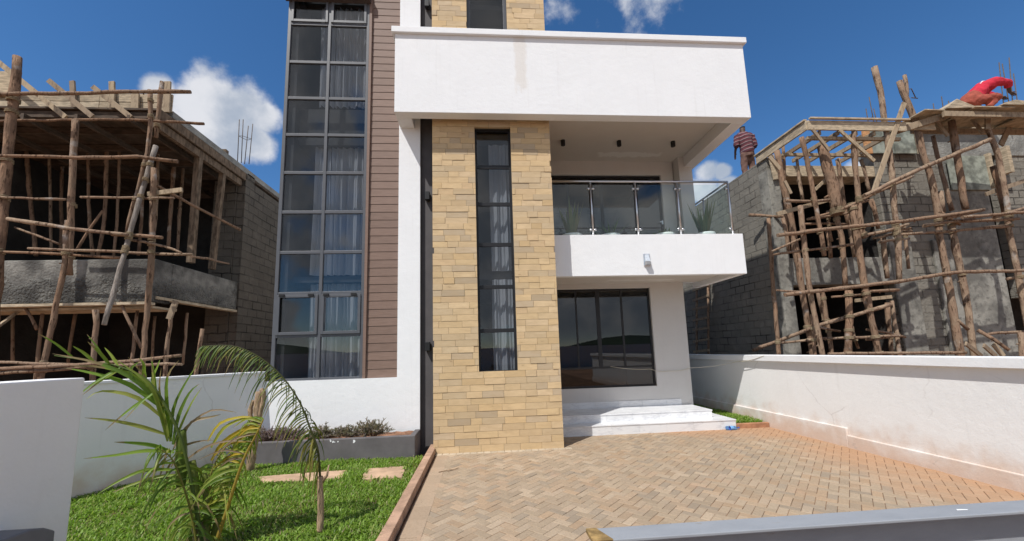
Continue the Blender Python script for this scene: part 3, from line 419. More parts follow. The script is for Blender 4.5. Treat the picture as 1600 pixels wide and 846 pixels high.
def tex_mats():
    # pole bark
    m = bpy.data.materials.new('bark_pole'); t = NT(m); p = t.pos()
    oi = t.n('ShaderNodeObjectInfo').outputs['Random']
    q = t.n('ShaderNodeVectorMath', operation='MULTIPLY', i_0=p, i_1=(26.,26.,5.)).outputs[0]
    n1 = t.noise(1., q, 7., .65); n2 = t.noise(4., p, 4.)
    base = t.mix(oi, (.31,.195,.125), (.23,.155,.11)); base2 = t.mix(oi, (.17,.105,.07), (.38,.28,.195))
    c = t.mix(t.ramp(n2,.35,.65), base, base2); c = t.mix(t.ramp(n1,.52,.64), c, (.085,.05,.032)); c = t.mix(t.math('MULTIPLY', t.ramp(t.noise(2.2,p,5.),.62,.72), .55), c, (.48,.46,.43))
    t.surf(c, .92, t.bump(n1, 1., .035), 0., .15); M['pole'] = m
    m = bpy.data.materials.new('weathered_pole'); t = NT(m); p = t.pos()
    q = t.n('ShaderNodeVectorMath', operation='MULTIPLY', i_0=p, i_1=(26.,26.,4.)).outputs[0]; n1 = t.noise(1., q, 7., .65)
    t.surf(t.mix(t.ramp(n1,.3,.7), (.33,.29,.255), (.17,.14,.115)), .92, t.bump(n1,1.,.03), 0., .2); M['gpole'] = m
    # squared timber
    m = bpy.data.materials.new('sawn_plank'); t = NT(m); p = t.pos(); oi = t.n('ShaderNodeObjectInfo').outputs['Random']
    q = t.n('ShaderNodeVectorMath', operation='MULTIPLY', i_0=p, i_1=(18.,18.,6.)).outputs[0]; n1 = t.noise(1., q, 6., .6)
    c = t.mix(oi, (.42,.33,.22), (.27,.205,.145)); c = t.mix(t.ramp(n1,.45,.75), c, (.16,.115,.08))
    t.surf(c, .85, t.bump(n1,.4,.01), 0., .2); M['plank'] = m
    m = bpy.data.materials.new('grimy_timber'); t = NT(m); p = t.pos(); n1 = t.noise(1., t.n('ShaderNodeVectorMath', operation='MULTIPLY', i_0=p, i_1=(18.,18.,5.)).outputs[0], 6., .6)
    t.surf(t.mix(t.ramp(n1,.35,.65), (.20,.145,.10), (.09,.065,.045)), .9, t.bump(n1,.5,.012), 0., .15); M['grimy'] = m
    # concrete block walls: coursed grey machine-cut stone with mortar
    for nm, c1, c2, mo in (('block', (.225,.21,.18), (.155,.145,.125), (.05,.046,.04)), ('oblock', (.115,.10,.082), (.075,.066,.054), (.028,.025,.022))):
        m = bpy.data.materials.new(nm+'_wall'); t = NT(m); p = t.pos(); s = t.n('ShaderNodeSeparateXYZ', i_0=p).outputs
        w = t.n('ShaderNodeVectorMath', operation='SCALE', i_0=t.n('ShaderNodeTexNoise', i_Scale=3., i_Detail=4.).outputs[1]); w.inputs['Scale'].default_value = .11
        v = t.n('ShaderNodeCombineXYZ', i_0=t.math('ADD', s[0], s[1]), i_1=s[2]).outputs[0]
        v = t.n('ShaderNodeVectorMath', operation='ADD', i_0=v, i_1=w.outputs[0]).outputs[0]
        b = t.n('ShaderNodeTexBrick', i_Color1=(*c1,1), i_Color2=(*c2,1), i_Mortar=(*mul(c1,.8),1), i_Scale=1., i_Mortar_Size=.016, i_Mortar_Smooth=.4, i_Brick_Width=.42, i_Row_Height=.21, i_Vector=v)
        n1 = t.noise(1.3, p, 7., .6); n2 = t.noise(18., p, 6., .65)
        bc = t.mix(t.math('MULTIPLY', b.outputs[1], t.ramp(t.noise(1.9,p,4.),.40,.62)), t.mix(.5, mul(c1,.95), b.outputs[0]), (*mo,1))
        c = t.mix(t.ramp(n1,.35,.7), bc, t.mix(.6, bc, mul(c1,1.15))); c = t.mix(t.math('MULTIPLY', t.ramp(n2,.52,.75), .5), c, mul(c2,.7))
        c = t.mix(t.math('MULTIPLY', t.ramp(t.noise(2.4,p,6.),.56,.7), .45), c, mul(c1, 1.35))
        h = t.math('ADD', t.math('MULTIPLY', b.outputs[1], -1.2), t.math('MULTIPLY', n2, .8))
        t.surf(c, .93, t.bump(h, .9, .03), 0., .15); M[nm] = m
    # board-marked, blotchy cast concrete
    m = bpy.data.materials.new('cast_concrete'); t = NT(m); p = t.pos()
    n1 = t.noise(1.7, p, 7., .65); n2 = t.noise(9., p, 6.); n3 = t.noise(60., p, 3.)
    c = t.mix(t.ramp(n1,.35,.65), (.15,.145,.13), (.31,.30,.265)); c = t.mix(t.math('MULTIPLY',t.ramp(n2,.5,.68),.65), c, (.10,.095,.085))
    t.surf(c, .9, t.bump(t.math('ADD', n2, t.math('MULTIPLY', n3, .3)), .6, .02), 0., .2); M['cast'] = m
    # exposed aggregate
    m = bpy.data.materials.new('exposed_aggregate'); t = NT(m); p = t.pos(); s = t.n('ShaderNodeSeparateXYZ', i_0=p).outputs
    vo = t.n('ShaderNodeTexVoronoi', i_Scale=22., i_Vector=p); n1 = t.noise(3., p, 6.); n2 = t.noise(25., p, 6.)
    rough_zone = t.ramp(t.math('ADD', n1, t.math('MULTIPLY', t.math('SUBTRACT', s[2], 3.28), -.9)), .38, .5)
    c = t.mix(t.ramp(n1,.3,.7), (.13,.125,.115), (.30,.29,.26)); c = t.mix(t.math('MULTIPLY', rough_zone, t.math('MULTIPLY', t.ramp(n2,.5,.66), .6)), c, (.11,.105,.10)); c = t.mix(t.math('MULTIPLY', t.ramp(t.noise(1.1,p,6.),.46,.6), .85), c, (.065,.062,.058))
    h = t.math('ADD', t.math('MULTIPLY', t.math('ADD', t.math('MULTIPLY', vo.outputs[0], -1.2), t.math('MULTIPLY', n2, 3.)), rough_zone), t.math('MULTIPLY', n2, .6))
    t.surf(c, .93, t.bump(h, 1., .035), 0., .15); M['pebble'] = m
    # sandstone cladding
    m = bpy.data.materials.new('honey_sandstone'); t = NT(m); p = t.pos()
    tint = t.n('ShaderNodeAttribute', attribute_name='tint').outputs[0]
    w = t.n('ShaderNodeVectorMath', operation='ADD', i_0=p, i_1=t.n('ShaderNodeVectorMath', operation='SCALE', i_0=tint, i_Scale=37.).outputs[0]).outputs[0]
    n1 = t.noise(5., t.n('ShaderNodeVectorMath', operation='MULTIPLY', i_0=w, i_1=(1.,1.,3.)).outputs[0], 7., .6); n2 = t.noise(70., p, 4.)
    c = t.mix(t.ramp(n1,.3,.75), tint, t.mix(.45, tint, (.42,.30,.17))); c = t.mix(t.math('MULTIPLY', t.ramp(n1,.66,.74), .5), c, (.25,.15,.07))
    t.surf(c, .85, t.bump(t.math('ADD', n1, t.math('MULTIPLY',n2,.5)), .35, .008), 0., .25); M['stone'] = m
    # composite siding
    m = bpy.data.materials.new('brown_siding'); t = NT(m); p = t.pos()
    q = t.n('ShaderNodeVectorMath', operation='MULTIPLY', i_0=p, i_1=(4.,4.,70.)).outputs[0]; n1 = t.noise(1., q, 6.)
    tint = t.n('ShaderNodeAttribute', attribute_name='tint').outputs[0]
    c = t.mix(t.ramp(n1,.3,.7), (.18,.119,.092), (.225,.152,.12)); c = t.mix(1., c, tint, 'MULTIPLY')
    t.surf(c, .6, t.bump(n1,.25,.004), 0., .3); M['siding'] = m
    # pavers
    m = bpy.data.materials.new('clay_pavers'); t = NT(m); p = t.pos(); tint = t.n('ShaderNodeAttribute', attribute_name='tint').outputs[0]
    n1 = t.noise(40., p, 6., .65); n2 = t.noise(.8, p, 6.); n3 = t.noise(3.5, p, 5.)
    c = t.mix(t.math('MULTIPLY', t.ramp(n1,.4,.75), .35), tint, (.17,.115,.075))
    c = t.mix(t.math('MULTIPLY', t.ramp(n3,.55,.75), .35), c, (.46,.37,.27))
    n4 = t.noise(1.6, p, 7., .65); c = t.mix(t.math('MULTIPLY', t.ramp(n4,.52,.72), .45), c, (.27,.215,.16)); c = t.mix(t.math('MULTIPLY', t.ramp(t.noise(2.4,p,5.),.58,.72), .35), c, (.43,.27,.18))
    c = t.mix(t.math('MULTIPLY', t.ramp(t.noise(26.,p,2.),.74,.79), .8), c, (.07,.055,.045))
    xs = t.n('ShaderNodeSeparateXYZ', i_0=p).outputs; wx = t.math('ADD', t.math('MULTIPLY', t.math('SUBTRACT', 6.2, xs[0]), .75), t.math('MULTIPLY', t.math('SUBTRACT', n2, .5), 2.4))
    wy = t.math('ADD', t.math('SUBTRACT', 8.4, xs[1]), t.math('MULTIPLY', t.math('SUBTRACT', n2, .5), 2.4)); wm = t.math('MINIMUM', wx, t.math('ADD', wy, t.math('MAXIMUM', t.math('SUBTRACT', 4.2, xs[0]), 0.)))
    c = t.mix(t.math('MULTIPLY', t.math('SUBTRACT', 1., t.ramp(wm, .0, 1.3)), .72), c, (.42,.235,.13))
    t.surf(c, .85, t.bump(n1,.35,.006), 0., .3); M['paver'] = m
    m = bpy.data.materials.new('sandy_joint'); t = NT(m); p = t.pos(); n1 = t.noise(3., p, 6.)
    t.surf(t.mix(t.ramp(n1,.35,.65), (.10,.065,.04), (.26,.15,.09)), .95, t.bump(t.noise(60.,p,4.),.4,.01), 0., .1); M['joint'] = m
    # marble tile
    m = bpy.data.materials.new('white_marble_tile'); t = NT(m); p = t.pos()
    wv = t.noise(2.2, t.n('ShaderNodeVectorMath', operation='ADD', i_0=p, i_1=t.n('ShaderNodeTexNoise', i_Scale=3., i_Detail=6.).outputs[1]).outputs[0], 8., .6)
    c = t.mix(t.ramp(t.math('ABSOLUTE', t.math('SUBTRACT', wv, .5)), 0., .06), (.64,.65,.67), (.76,.77,.78)); c = t.mix(1., c, t.n('ShaderNodeAttribute', attribute_name='tint').outputs[0], 'MULTIPLY')
    t.surf(c, .3, None, 0., .5); M['marble'] = m
    # reddish ground under pots etc, glass, bottle
    def glass(nm, tintc, base, rough=0.):
        m = bpy.data.materials.new(nm); t = NT(m)
        tr = t.n('ShaderNodeBsdfTransparent', i_Color=(*tintc,1)); gl = t.n('ShaderNodeBsdfGlossy', i_Color=(1.,.97,.93,1), i_Roughness=rough)
        lw = t.n('ShaderNodeLayerWeight', i_Blend=.5).outputs['Facing']
        f = t.math('ADD', t.math('MULTIPLY', t.math('POWER', lw, 5.), .9), .04+base, clamp=True)
        mx = t.n('ShaderNodeMixShader', i_0=f); t.t.links.new(tr.outputs[0], mx.inputs[1]); t.t.links.new(gl.outputs[0], mx.inputs[2]); t.t.links.new(mx.outputs[0], t.out.inputs[0])
        return m
    M['glass'] = glass('tinted_window_glass', (.78,.80,.82), .005)
    M['dglass'] = glass('dark_window_glass', (.38,.41,.46), .02)
    M['cglass'] = glass('clear_balustrade_glass', (.93,.97,.96), .0)
    M['bottle'] = glass('blue_bottle_plastic', (.42,.66,.92), .03, .08)
    # foliage: colour per face from tint, a little light passes through
    def leafm(nm, trans=.42, rough=.45):
        m = bpy.data.materials.new(nm); t = NT(m); tint = t.n('ShaderNodeAttribute', attribute_name='tint').outputs[0]
        b = t.n('ShaderNodeBsdfPrincipled'); t.set(b.inputs['Base Color'], tint); b.inputs['Roughness'].default_value = rough; b.inputs['Specular IOR Level'].default_value = .35
        tl = t.n('ShaderNodeBsdfTranslucent'); t.set(tl.inputs[0], t.mix(1., tint, (1.3,1.5,.7), 'MULTIPLY'))
        mx = t.n('ShaderNodeMixShader', i_0=trans); t.t.links.new(b.outputs[0], mx.inputs[1]); t.t.links.new(tl.outputs[0], mx.inputs[2]); t.t.links.new(mx.outputs[0], t.out.inputs[0]); return m
    M['leaf'] = leafm('leaf'); M['grass'] = leafm('grass_blade', .4, .5)
    m = bpy.data.materials.new('sheer_curtain'); t = NT(m)
    df = t.n('ShaderNodeBsdfDiffuse', i_Color=(.80,.80,.82,1)); tl = t.n('ShaderNodeBsdfTranslucent', i_Color=(.75,.75,.78,1)); tr = t.n('ShaderNodeBsdfTransparent')
    m1 = t.n('ShaderNodeMixShader', i_0=.35); t.t.links.new(df.outputs[0], m1.inputs[1]); t.t.links.new(tl.outputs[0], m1.inputs[2])
    m2 = t.n('ShaderNodeMixShader', i_0=.22); t.t.links.new(m1.outputs[0], m2.inputs[1]); t.t.links.new(tr.outputs[0], m2.inputs[2]); t.t.links.new(m2.outputs[0], t.out.inputs[0]); M['curtain'] = m
    # striped shirt
    m = bpy.data.materials.new('striped_shirt'); t = NT(m); s = t.n('ShaderNodeSeparateXYZ', i_0=t.pos()).outputs
    k = t.math('FRACT', t.math('MULTIPLY', t.math('ADD', s[2], t.math('MULTIPLY', s[0], -.2)), 9.))
    t.surf(t.mix(t.ramp(k,.82,.9), t.mix(t.ramp(k,.3,.4),(.15,.045,.055),(.085,.035,.042)), (.30,.24,.24)), .9, None, 0., .2); M['stripe'] = m
tex_mats()
# ------------------------------------------------------------------ camera, sun, sky
CM = [[0.99689, -0.072692, -0.030428], [-0.020445, 0.134316, -0.990728], [0.076105, 0.988269, 0.132412]]
cam = bpy.data.cameras.new('camera'); co = bpy.data.objects.new('camera', cam); COL.objects.link(co); S.camera = co
r_, d_, f_ = [Vector(v) for v in CM]
mw = Matrix(((r_.x,-d_.x,-f_.x,0),(r_.y,-d_.y,-f_.y,0),(r_.z,-d_.z,-f_.z,1.8),(0,0,0,1))); co.matrix_world = mw
cam.sensor_fit = 'HORIZONTAL'; cam.sensor_width = 36; cam.lens = 36*606.9/1600; cam.shift_y = 45.77/1600; cam.clip_start = .05; cam.clip_end = 3000
SUN = Vector((-.9,-1.,1.9)).normalized()
sl = bpy.data.lights.new('sun','SUN'); sl.energy = 4.6; sl.angle = math.radians(.5); sl.color = (1.,.965,.915)
so = bpy.data.objects.new('sun', sl); COL.objects.link(so); so.rotation_euler = (-SUN).to_track_quat('-Z','Y').to_euler(); so.location = SUN*60
W = bpy.data.worlds.new('World'); S.world = W; W.use_nodes = True
t = NT.__new__(NT); t.t = W.node_tree; t.t.nodes.clear(); t.out = t.n('ShaderNodeOutputWorld')
sk = t.n('ShaderNodeTexSky', sky_type='NISHITA'); sk.sun_disc = False; sk.sun_elevation = math.asin(SUN.z); sk.sun_rotation = math.atan2(SUN.x, SUN.y)
sk.altitude = 1600; sk.air_density = 1.; sk.dust_density = .3; sk.ozone_density = 3.
hs = t.n('ShaderNodeHueSaturation', i_Color=sk.outputs[0], i_Saturation=1.22)
bg = t.n('ShaderNodeBackground', i_Color=hs.outputs[0], i_Strength=.142)
dr = t.n('ShaderNodeTexCoord').outputs['Generated']; ds = t.n('ShaderNodeSeparateXYZ', i_0=dr).outputs
wob = t.n('ShaderNodeTexNoise', i_Vector=dr, i_Scale=13., i_Detail=10., i_Roughness=.62)
tot = None
for (c, r, pk) in CLOUDS:
    dist = t.n('ShaderNodeVectorMath', operation='DISTANCE', i_0=dr, i_1=c).outputs['Value']
    b = t.math('MULTIPLY_ADD', dist, -pk/r, pk)
    tot = b if tot is None else t.math('MAXIMUM', tot, b)
# a broken field of cumulus over the street side, seen only in the window panes
back = t.math('MULTIPLY', t.ramp(ds[1], .05, -.45), t.math('ADD', t.ramp(t.noise(2.6, dr, 3.), .36, .55), -.25))
tot = t.math('MAXIMUM', tot, t.math('SUBTRACT', t.math('MULTIPLY', back, 1.0), t.math('MULTIPLY', t.ramp(ds[1], -.05, .05), 1.5)))
dens = t.math('ADD', tot, t.math('MULTIPLY', t.math('SUBTRACT', wob.outputs[0], .5), 1.15))
mask = t.math('MULTIPLY', t.ramp(dens, .06, .50), t.ramp(ds[2], -.02, .06))
shade = t.ramp(t.noise(9., t.n('ShaderNodeVectorMath', operation='ADD', i_0=dr, i_1=(0.,0.,.03)).outputs[0], 7.), .35, .65)
cc = t.mix(shade, (.50,.57,.68), (.95,.96,1.))
cb = t.n('ShaderNodeBackground', i_Color=cc, i_Strength=.85)
mx = t.n('ShaderNodeMixShader', i_0=t.math('MULTIPLY', mask, .93)); t.t.links.new(bg.outputs[0], mx.inputs[1]); t.t.links.new(cb.outputs[0], mx.inputs[2]); t.t.links.new(mx.outputs[0], t.out.inputs[0])
S.view_settings.view_transform = 'Standard'; S.view_settings.look = 'None'; S.view_settings.gamma = 1; S.view_settings.exposure = EXPO
S.render.engine = 'CYCLES'
S.cycles.max_bounces = 8; S.cycles.transparent_max_bounces = 24; S.cycles.diffuse_bounces = 4; S.cycles.glossy_bounces = 4
# ------------------------------------------------------------------ ground, lawn, paving
b = MB(); b.add([(-900,-900,-.06),(900,-900,-.06),(900,900,-.06),(-900,900,-.06)], [(0,1,2,3)]); struct(rebase(b.build('ground', M['earth'])))
b = MB(); b.add([(-.9,-12,-.006),(6.25,-12,-.006),(6.25,9.6,-.006),(-.9,9.6,-.006)], [(0,1,2,3)]); struct(rebase(b.build('driveway_bed', M['joint'])))
# herringbone clay blocks at 45 degrees, each a chamfered block of its own height
PAL = [(.40,.31,.215),(.43,.335,.235),(.38,.295,.205),(.44,.325,.22),(.39,.30,.21),(.41,.305,.205),(.42,.325,.23),(.35,.28,.205),(.46,.36,.255),(.42,.30,.195)]
def paver(b, c, ux, uy, hl, hw, z, col, ch=.004):
    vs = []
    for k,(s,zz) in enumerate(((0,-.03),(0,z-ch),(ch,z))):
        for sx,sy in ((-1,-1),(1,-1),(1,1),(-1,1)):
            q = c+ux*(sx*(hl-s))+uy*(sy*(hw-s)); vs.append((q[0],q[1],zz))
    b.add(vs, [(8,9,10,11)]+[(r*4+i, r*4+(i+1)%4, (r+1)*4+(i+1)%4, (r+1)*4+i) for r in (0,1) for i in range(4)], col)
b = MB(); u = .1; ca = math.cos(math.pi/4); ux = np.array((ca,ca)); uy = np.array((-ca,ca)); org = np.array((2.6,5.))
for i in range(-90,90):
    for j in range(-90,90):
        k = (i-j) % 4
        if k not in (0,3): continue
        hl, hw = (.1,.05) if k == 0 else (.05,.1)
        c = org+ux*(i*u+hl)+uy*(j*u+hw)
        if not (-.62 < c[0] < 6.2 and .9 < c[1] < 8.62): continue
        tl = random.choice(PAL); g = random.uniform(.83,1.0)
        paver(b, c, ux, uy, hl-.0022, hw-.0022, random.gauss(0,.0016), mul(tl,g))
o = b.build('paving', M['paver'], fix=False); struct(rebase(o))
b = MB()
y = 1.
while y < 7.3:
    L_ = .4; paver(b, np.array((-.765,y+L_/2)), np.array((0,1.)), np.array((1.,0)), L_/2-.003, .115, random.uniform(0,.004), mul((.42,.315,.22), random.uniform(.88,1.08))); y += L_
for k in range(20): paver(b, np.array((-.9+.06+k*.125,7.385)), np.array((0,1.)), np.array((1.,0)), .055, .058, random.uniform(.003,.006), mul((.50,.42,.31), random.uniform(.85,1.1)))
struct(rebase(b.build('paving_border', M['paver'], fix=False)))
b = MB(); y = 1.5
while y < 7.02:
    b.box(-1.03, -.912, y, y+.895, -.02, .11+random.uniform(-.004,.004)); y += .9
struct(rebase(b.build('kerb', M['kerb'], bevel=.008)))
LAWN = [(-1.03,1.2),(-1.03,6.99),(-4.0,6.99),(-4.26,7.5),(-5.42,5.75),(-5.9,4.95),(-5.2,4.0),(-3.0,3.25),(-2.95,1.2)]
b = MB(); b.prism([(-1.03,1.0),(-1.03,7.0),(-4.3,7.6),(-6.3,4.6),(-6.3,3.3),(-3.0,3.25),(-3.0,1.0)], -.05, .055); struct(rebase(b.build('lawn_soil', simple('lawn_soil', (.13,.095,.045), .95, .4, 8., .5))))
def inside(poly, x, y):
    r = False; n = len(poly)
    for i in range(n):
        x1,y1 = poly[i]; x2,y2 = poly[(i+1)%n]
        if (y1 > y) != (y2 > y) and x < (x2-x1)*(y-y1)/(y2-y1)+x1: r = not r
    return r
def grass(name, test, box, n, z, hmin, hmax, label):
    xs = rng.uniform(box[0],box[1],n); ys = rng.uniform(box[2],box[3],n)
    keep = np.array([test(x,y) for x,y in zip(xs,ys)]); xs = xs[keep]; ys = ys[keep]; n = len(xs)
    clump = np.sin(xs*3.1+1.3*np.sin(ys*2.3))*np.sin(ys*3.7+xs)*.5+.5
    h = rng.uniform(hmin,hmax,n)*(.75+.45*clump); a = rng.uniform(0,2*np.pi,n); w = rng.uniform(.004,.0085,n); lean = rng.uniform(.3,1.15,n)
    dx,dy = np.cos(a),np.sin(a); px,py = -dy,dx
    V = np.zeros((n,7,3))
    for k,(s,ww) in enumerate(((0,.7),(.45,1.),(.8,.75))):
        ox = dx*h*lean*s*s; oy = dy*h*lean*s*s; zz = z+h*s*(1-.28*lean*s)
        for e,sg in ((0,-1),(1,1)):
            V[:,k*2+e,0] = xs+ox+sg*px*w*ww; V[:,k*2+e,1] = ys+oy+sg*py*w*ww; V[:,k*2+e,2] = zz
    V[:,6,0] = xs+dx*h*lean; V[:,6,1] = ys+dy*h*lean; V[:,6,2] = z+h*(1-.32*lean)
    base = (np.arange(n)*7)[:,None]
    q1 = base+np.array([[0,1,3,2]]); q2 = base+np.array([[2,3,5,4]]); t3 = base+np.array([[4,5,6]])
    loops = np.concatenate([np.concatenate([q1,q2],1).reshape(n,8), t3],1).ravel()
    me = bpy.data.meshes.new(name); me.vertices.add(n*7); me.vertices.foreach_set('co', V.ravel())
    me.loops.add(n*11); me.loops.foreach_set('vertex_index', loops.astype(np.int32))
    me.polygons.add(n*3); st = (np.arange(n)*11)[:,None]+np.array([[0,4,8]]); me.polygons.foreach_set('loop_start', st.ravel().astype(np.int32))
    me.polygons.foreach_set('loop_total', np.tile([4,4,3],n).astype(np.int32)) if False else None
    me.update(calc_edges=True)
    pal = np.array([(.18,.285,.035),(.215,.345,.045),(.125,.215,.025),(.28,.39,.09),(.30,.35,.09),(.33,.32,.13)])
    pr = np.array([.3,.27,.2,.13,.07,.03]); cc = pal[rng.choice(6,n,p=pr)]*rng.uniform(.75,1.25,n)[:,None]
    dry = rng.random(n) < (.03+.10*(np.sin(xs*2.1+.5)*np.sin(ys*1.7) > .45)); cc[dry] = np.array((.34,.30,.15))*rng.uniform(.7,1.1,dry.sum())[:,None]
    C4 = np.ones((n,3,4),dtype=np.float32); C4[:,:,:3] = cc[:,None,:]
    at = me.attributes.new('tint','FLOAT_COLOR','FACE'); at.data.foreach_set('color', C4.ravel())
    me.materials.append(M['grass']); o = bpy.data.objects.new(name, me); COL.objects.link(o); rebase(o); o['kind'] = 'stuff'
    if label: o['label'] = label
    return o
def on_stone(x,y):
    for q in STONES:
        cx = sum(p[0] for p in q)/4; cy = sum(p[1] for p in q)/4; k = rng.uniform(.86,1.02)
        if inside([(cx+(p[0]-cx)*k, cy+(p[1]-cy)*k) for p in q], x, y): return True
    return False
def lawn_ok(x,y):
    if not inside(LAWN,x,y): return False
    if on_stone(x,y): return False
    d = min(-1.03-x, 6.99-y)
    n_ = math.sin(x*4.3+1.7*math.sin(y*2.9))*math.sin(y*5.1+1.3*math.sin(x*3.7))
    if (5.75 < y < 6.6 and n_ > .1 and rng.random() < .62) or (n_ > .72 and rng.random() < .6): return False
    return d > .02 or rng.random() < .6
grass('lawn_grass', lawn_ok, (-5.6,-1.0,3.2,7.5), 90000, .05, .04, .095, 'lush green lawn of broad blades left of the paved drive')
b = MB(); b.prism([(5.42,8.42),(6.2,8.42),(6.2,12),(5.2,12),(5.2,9.5),(5.42,9.5)], -.05, .06); struct(rebase(b.build('side_bed_soil', M['soil'])))
grass('side_grass', lambda x,y: (x > 5.45 or y > 9.6), (5.25,6.17,8.46,11.8), 11000, .055, .05, .12, 'narrow strip of grass between the steps and the right boundary wall')
b = MB(); b.box(5.425,6.19,8.33,8.42,-.02,.1); struct(rebase(b.build('bed_edging', M['terracotta'], bevel=.01)))
SL = ['worn reddish flagstone in the lawn, leftmost of three in a row','pale middle flagstone in the lawn beside the bent palm stake','squarish reddish flagstone in the lawn next to the drive kerb']
for q,l in zip(STONES, SL):
    b = MB(); n = 14; pts = []
    for i in range(4):
        for k in range(5):
            s = k/5; p = np.array(q[i])*(1-s)+np.array(q[(i+1)%4])*s; pts.append((p[0]+random.uniform(-.018,.018), p[1]+random.uniform(-.018,.018)))
    b.prism(pts, .03, .095); tag(b.build('flagstone', M['flag'], bevel=.008), l, 'flagstone', 'flagstones across the lawn')
# ------------------------------------------------------------------ boundary walls, planter, gate
def wall_run(b, p, q, th, z0, z1):
    p = np.array(p); q = np.array(q); d = (q-p)/np.linalg.norm(q-p); n = np.array((-d[1],d[0]))*th/2
    b.prism([tuple(p-n),tuple(q-n),tuple(q+n),tuple(p+n)], z0, z1)
bw = thing('boundary_wall', 'long white boundary wall with a coping and stepped plinth right of the drive', 'wall', (6.3,5,0))
b = MB(); b.box(6.24,6.44,-3,14,-.05,1.425); b.build('wall', M['bwall'], bw, .006)
b = MB(); b.box(6.152,6.52,-3,14,1.425,1.555); b.build('coping', M['white'], bw, .008)
b = MB(); b.box(6.195,6.24,6.49,14,-.05,.325); b.box(6.195,6.24,-3,6.49,-.05,.205); b.build('plinth', M['bwall'], bw, .012)
lw = thing('boundary_wall', 'low plain white wall running diagonally behind the palms to the house', 'wall', (-4.9,6.5,0))
b = MB(); wall_run(b, (-4.14,7.72), (-6.55,4.2), .2, -.05, 1.535); b.build('wall', M['bwall'], lw, .006)
b = MB(); wall_run(b, (-4.13,7.74), (-6.56,4.19), .26, 1.535, 1.575); b.build('coping', M['white'], lw, .006)
b = MB(); b.box(-3.28,-3.0,-1.5,3.214,-.05,1.705); tag(b.build('gate_wall', M['nwall'], bevel=.012), 'shaded white gate-side wall end at the left edge, nearest the camera', 'wall')
# planter box
pl = thing('planter_box', 'dark grey rendered planter trough along the foot of the white wall', 'planter', (-2.6,7.3,0))
b = MB(); b.box(-4.2,-1.195,7.0,7.1,-.05,.43); b.box(-1.295,-1.195,7.1,7.57,-.05,.43); b.box(-4.2,-4.1,7.1,7.57,-.05,.43); b.build('trough', M['planter'], pl, .012)
b = MB(); n = 26; m_ = 6; vs = [(-4.1+2.805*i/n, 7.1+.47*j/m_, .40+random.uniform(-.02,.03)) for j in range(m_+1) for i in range(n+1)]
b.add(vs, [(j*(n+1)+i, j*(n+1)+i+1, (j+1)*(n+1)+i+1, (j+1)*(n+1)+i) for j in range(m_) for i in range(n)], None, True); b.build('soil', M['soil'], pl)
for k in range(6):
    x,z,r = random.gauss(-2.45,.13), random.gauss(.39,.02), random.uniform(.007,.02); b = MB(); b.tube([(x,6.997,z),(x,7.001,z)], [r,r*.7], 9, None, .5); b.build('paint_chip', M['white'], pl)
# gate leaf and cabinet
gt = thing('steel_gate', 'slate grey steel gate top rail with a rusty cut end, foreground right', 'gate', (1.4,1.,0))
b = MB(); b.box(.262,3.2,.972,1.036,1.342,1.35); b.box(.262,3.2,1.028,1.036,1.30,1.342); b.build('top_rail', M['gatep'], gt, .002)
b = MB(); b.add([(.249,.972,1.3405),(.30,.972,1.3405),(.275,1.037,1.3405),(.249,1.037,1.3405),(.249,.972,1.3515),(.30,.972,1.3515),(.275,1.037,1.3515),(.249,1.037,1.3515)],[(0,3,2,1),(4,5,6,7),(0,1,5,4),(1,2,6,5),(2,3,7,6),(3,0,4,7)]); b.build('rail_end', M['rust'], gt, .002)
b = MB(); b.box(.26,3.2,1.012,1.026,.06,1.341); b.build('sheet', M['gatep'], gt, .002)
b = MB()
for z in (.7,): b.box(.26,3.2,1.0265,1.04,z,z+.05)
b.build('stiffener', M['gatep'], gt, .004)
b = MB(); b.add([(1.233,.998,1.3512),(1.262,.996,1.3512),(1.266,1.001,1.3512),(1.24,1.006,1.3512)], [(0,1,2,3)]); b.build('paint_fleck', M['white'], gt)
b = MB(); pr = [(1.9,-.04),(1.9,.835),(2.72,.825),(2.80,.80),(2.865,.757),(2.872,-.04)]
for x0,x1 in ((-2.995,-2.75),):
    n = len(pr); b.add([(x0,y,z) for y,z in pr]+[(x1,y,z) for y,z in pr], [tuple(range(n)),tuple(range(n,2*n))[::-1]]+[(i,(i+1)%n,n+(i+1)%n,n+i) for i in range(n)])
cb_ = b.build('metal_cabinet', M['steelg'], bevel=.01); tag(cb_, 'dark slate metal cabinet with sloped lid at the bottom left corner', 'cabinet')
# street side: what the windows mirror
b = MB(); b.box(-40,40,-22.2,-22,-.05,2.2); tag(b.build('street_wall', M['nwall']), 'long pale wall across the street, mirrored in the windows', 'wall')
b = MB(); n = 60; vs = []
for i in range(n+1):
    x = -400+800*i/n; vs += [(x,-150,-.1),(x,-190,5+3*math.sin(i*.37)+2*math.sin(i*.9+1)),(x,-260,-.1)]
b.add(vs, [(i*3+k,i*3+k+1,(i+1)*3+k+1,(i+1)*3+k) for i in range(n) for k in (0,1)]); struct(rebase(b.build('hill', simple('far_wooded_hill', (.03,.05,.025), .95, .4, .05, 0))))
b = MB(); b.tube([(-.72,6.30,.012),(-.60,6.36,.016),(-.50,6.40,.012),(-.42,6.47,.014)], [.006,.007,.005,.003], 6, None, .2); b.tube([(-.60,6.36,.015),(-.57,6.30,.012)], [.004,.002], 5); tag(b.build('dry_twig', M['bark'], fix=False), 'small dry twig lying on the pavers near the grass kerb', 'twig')
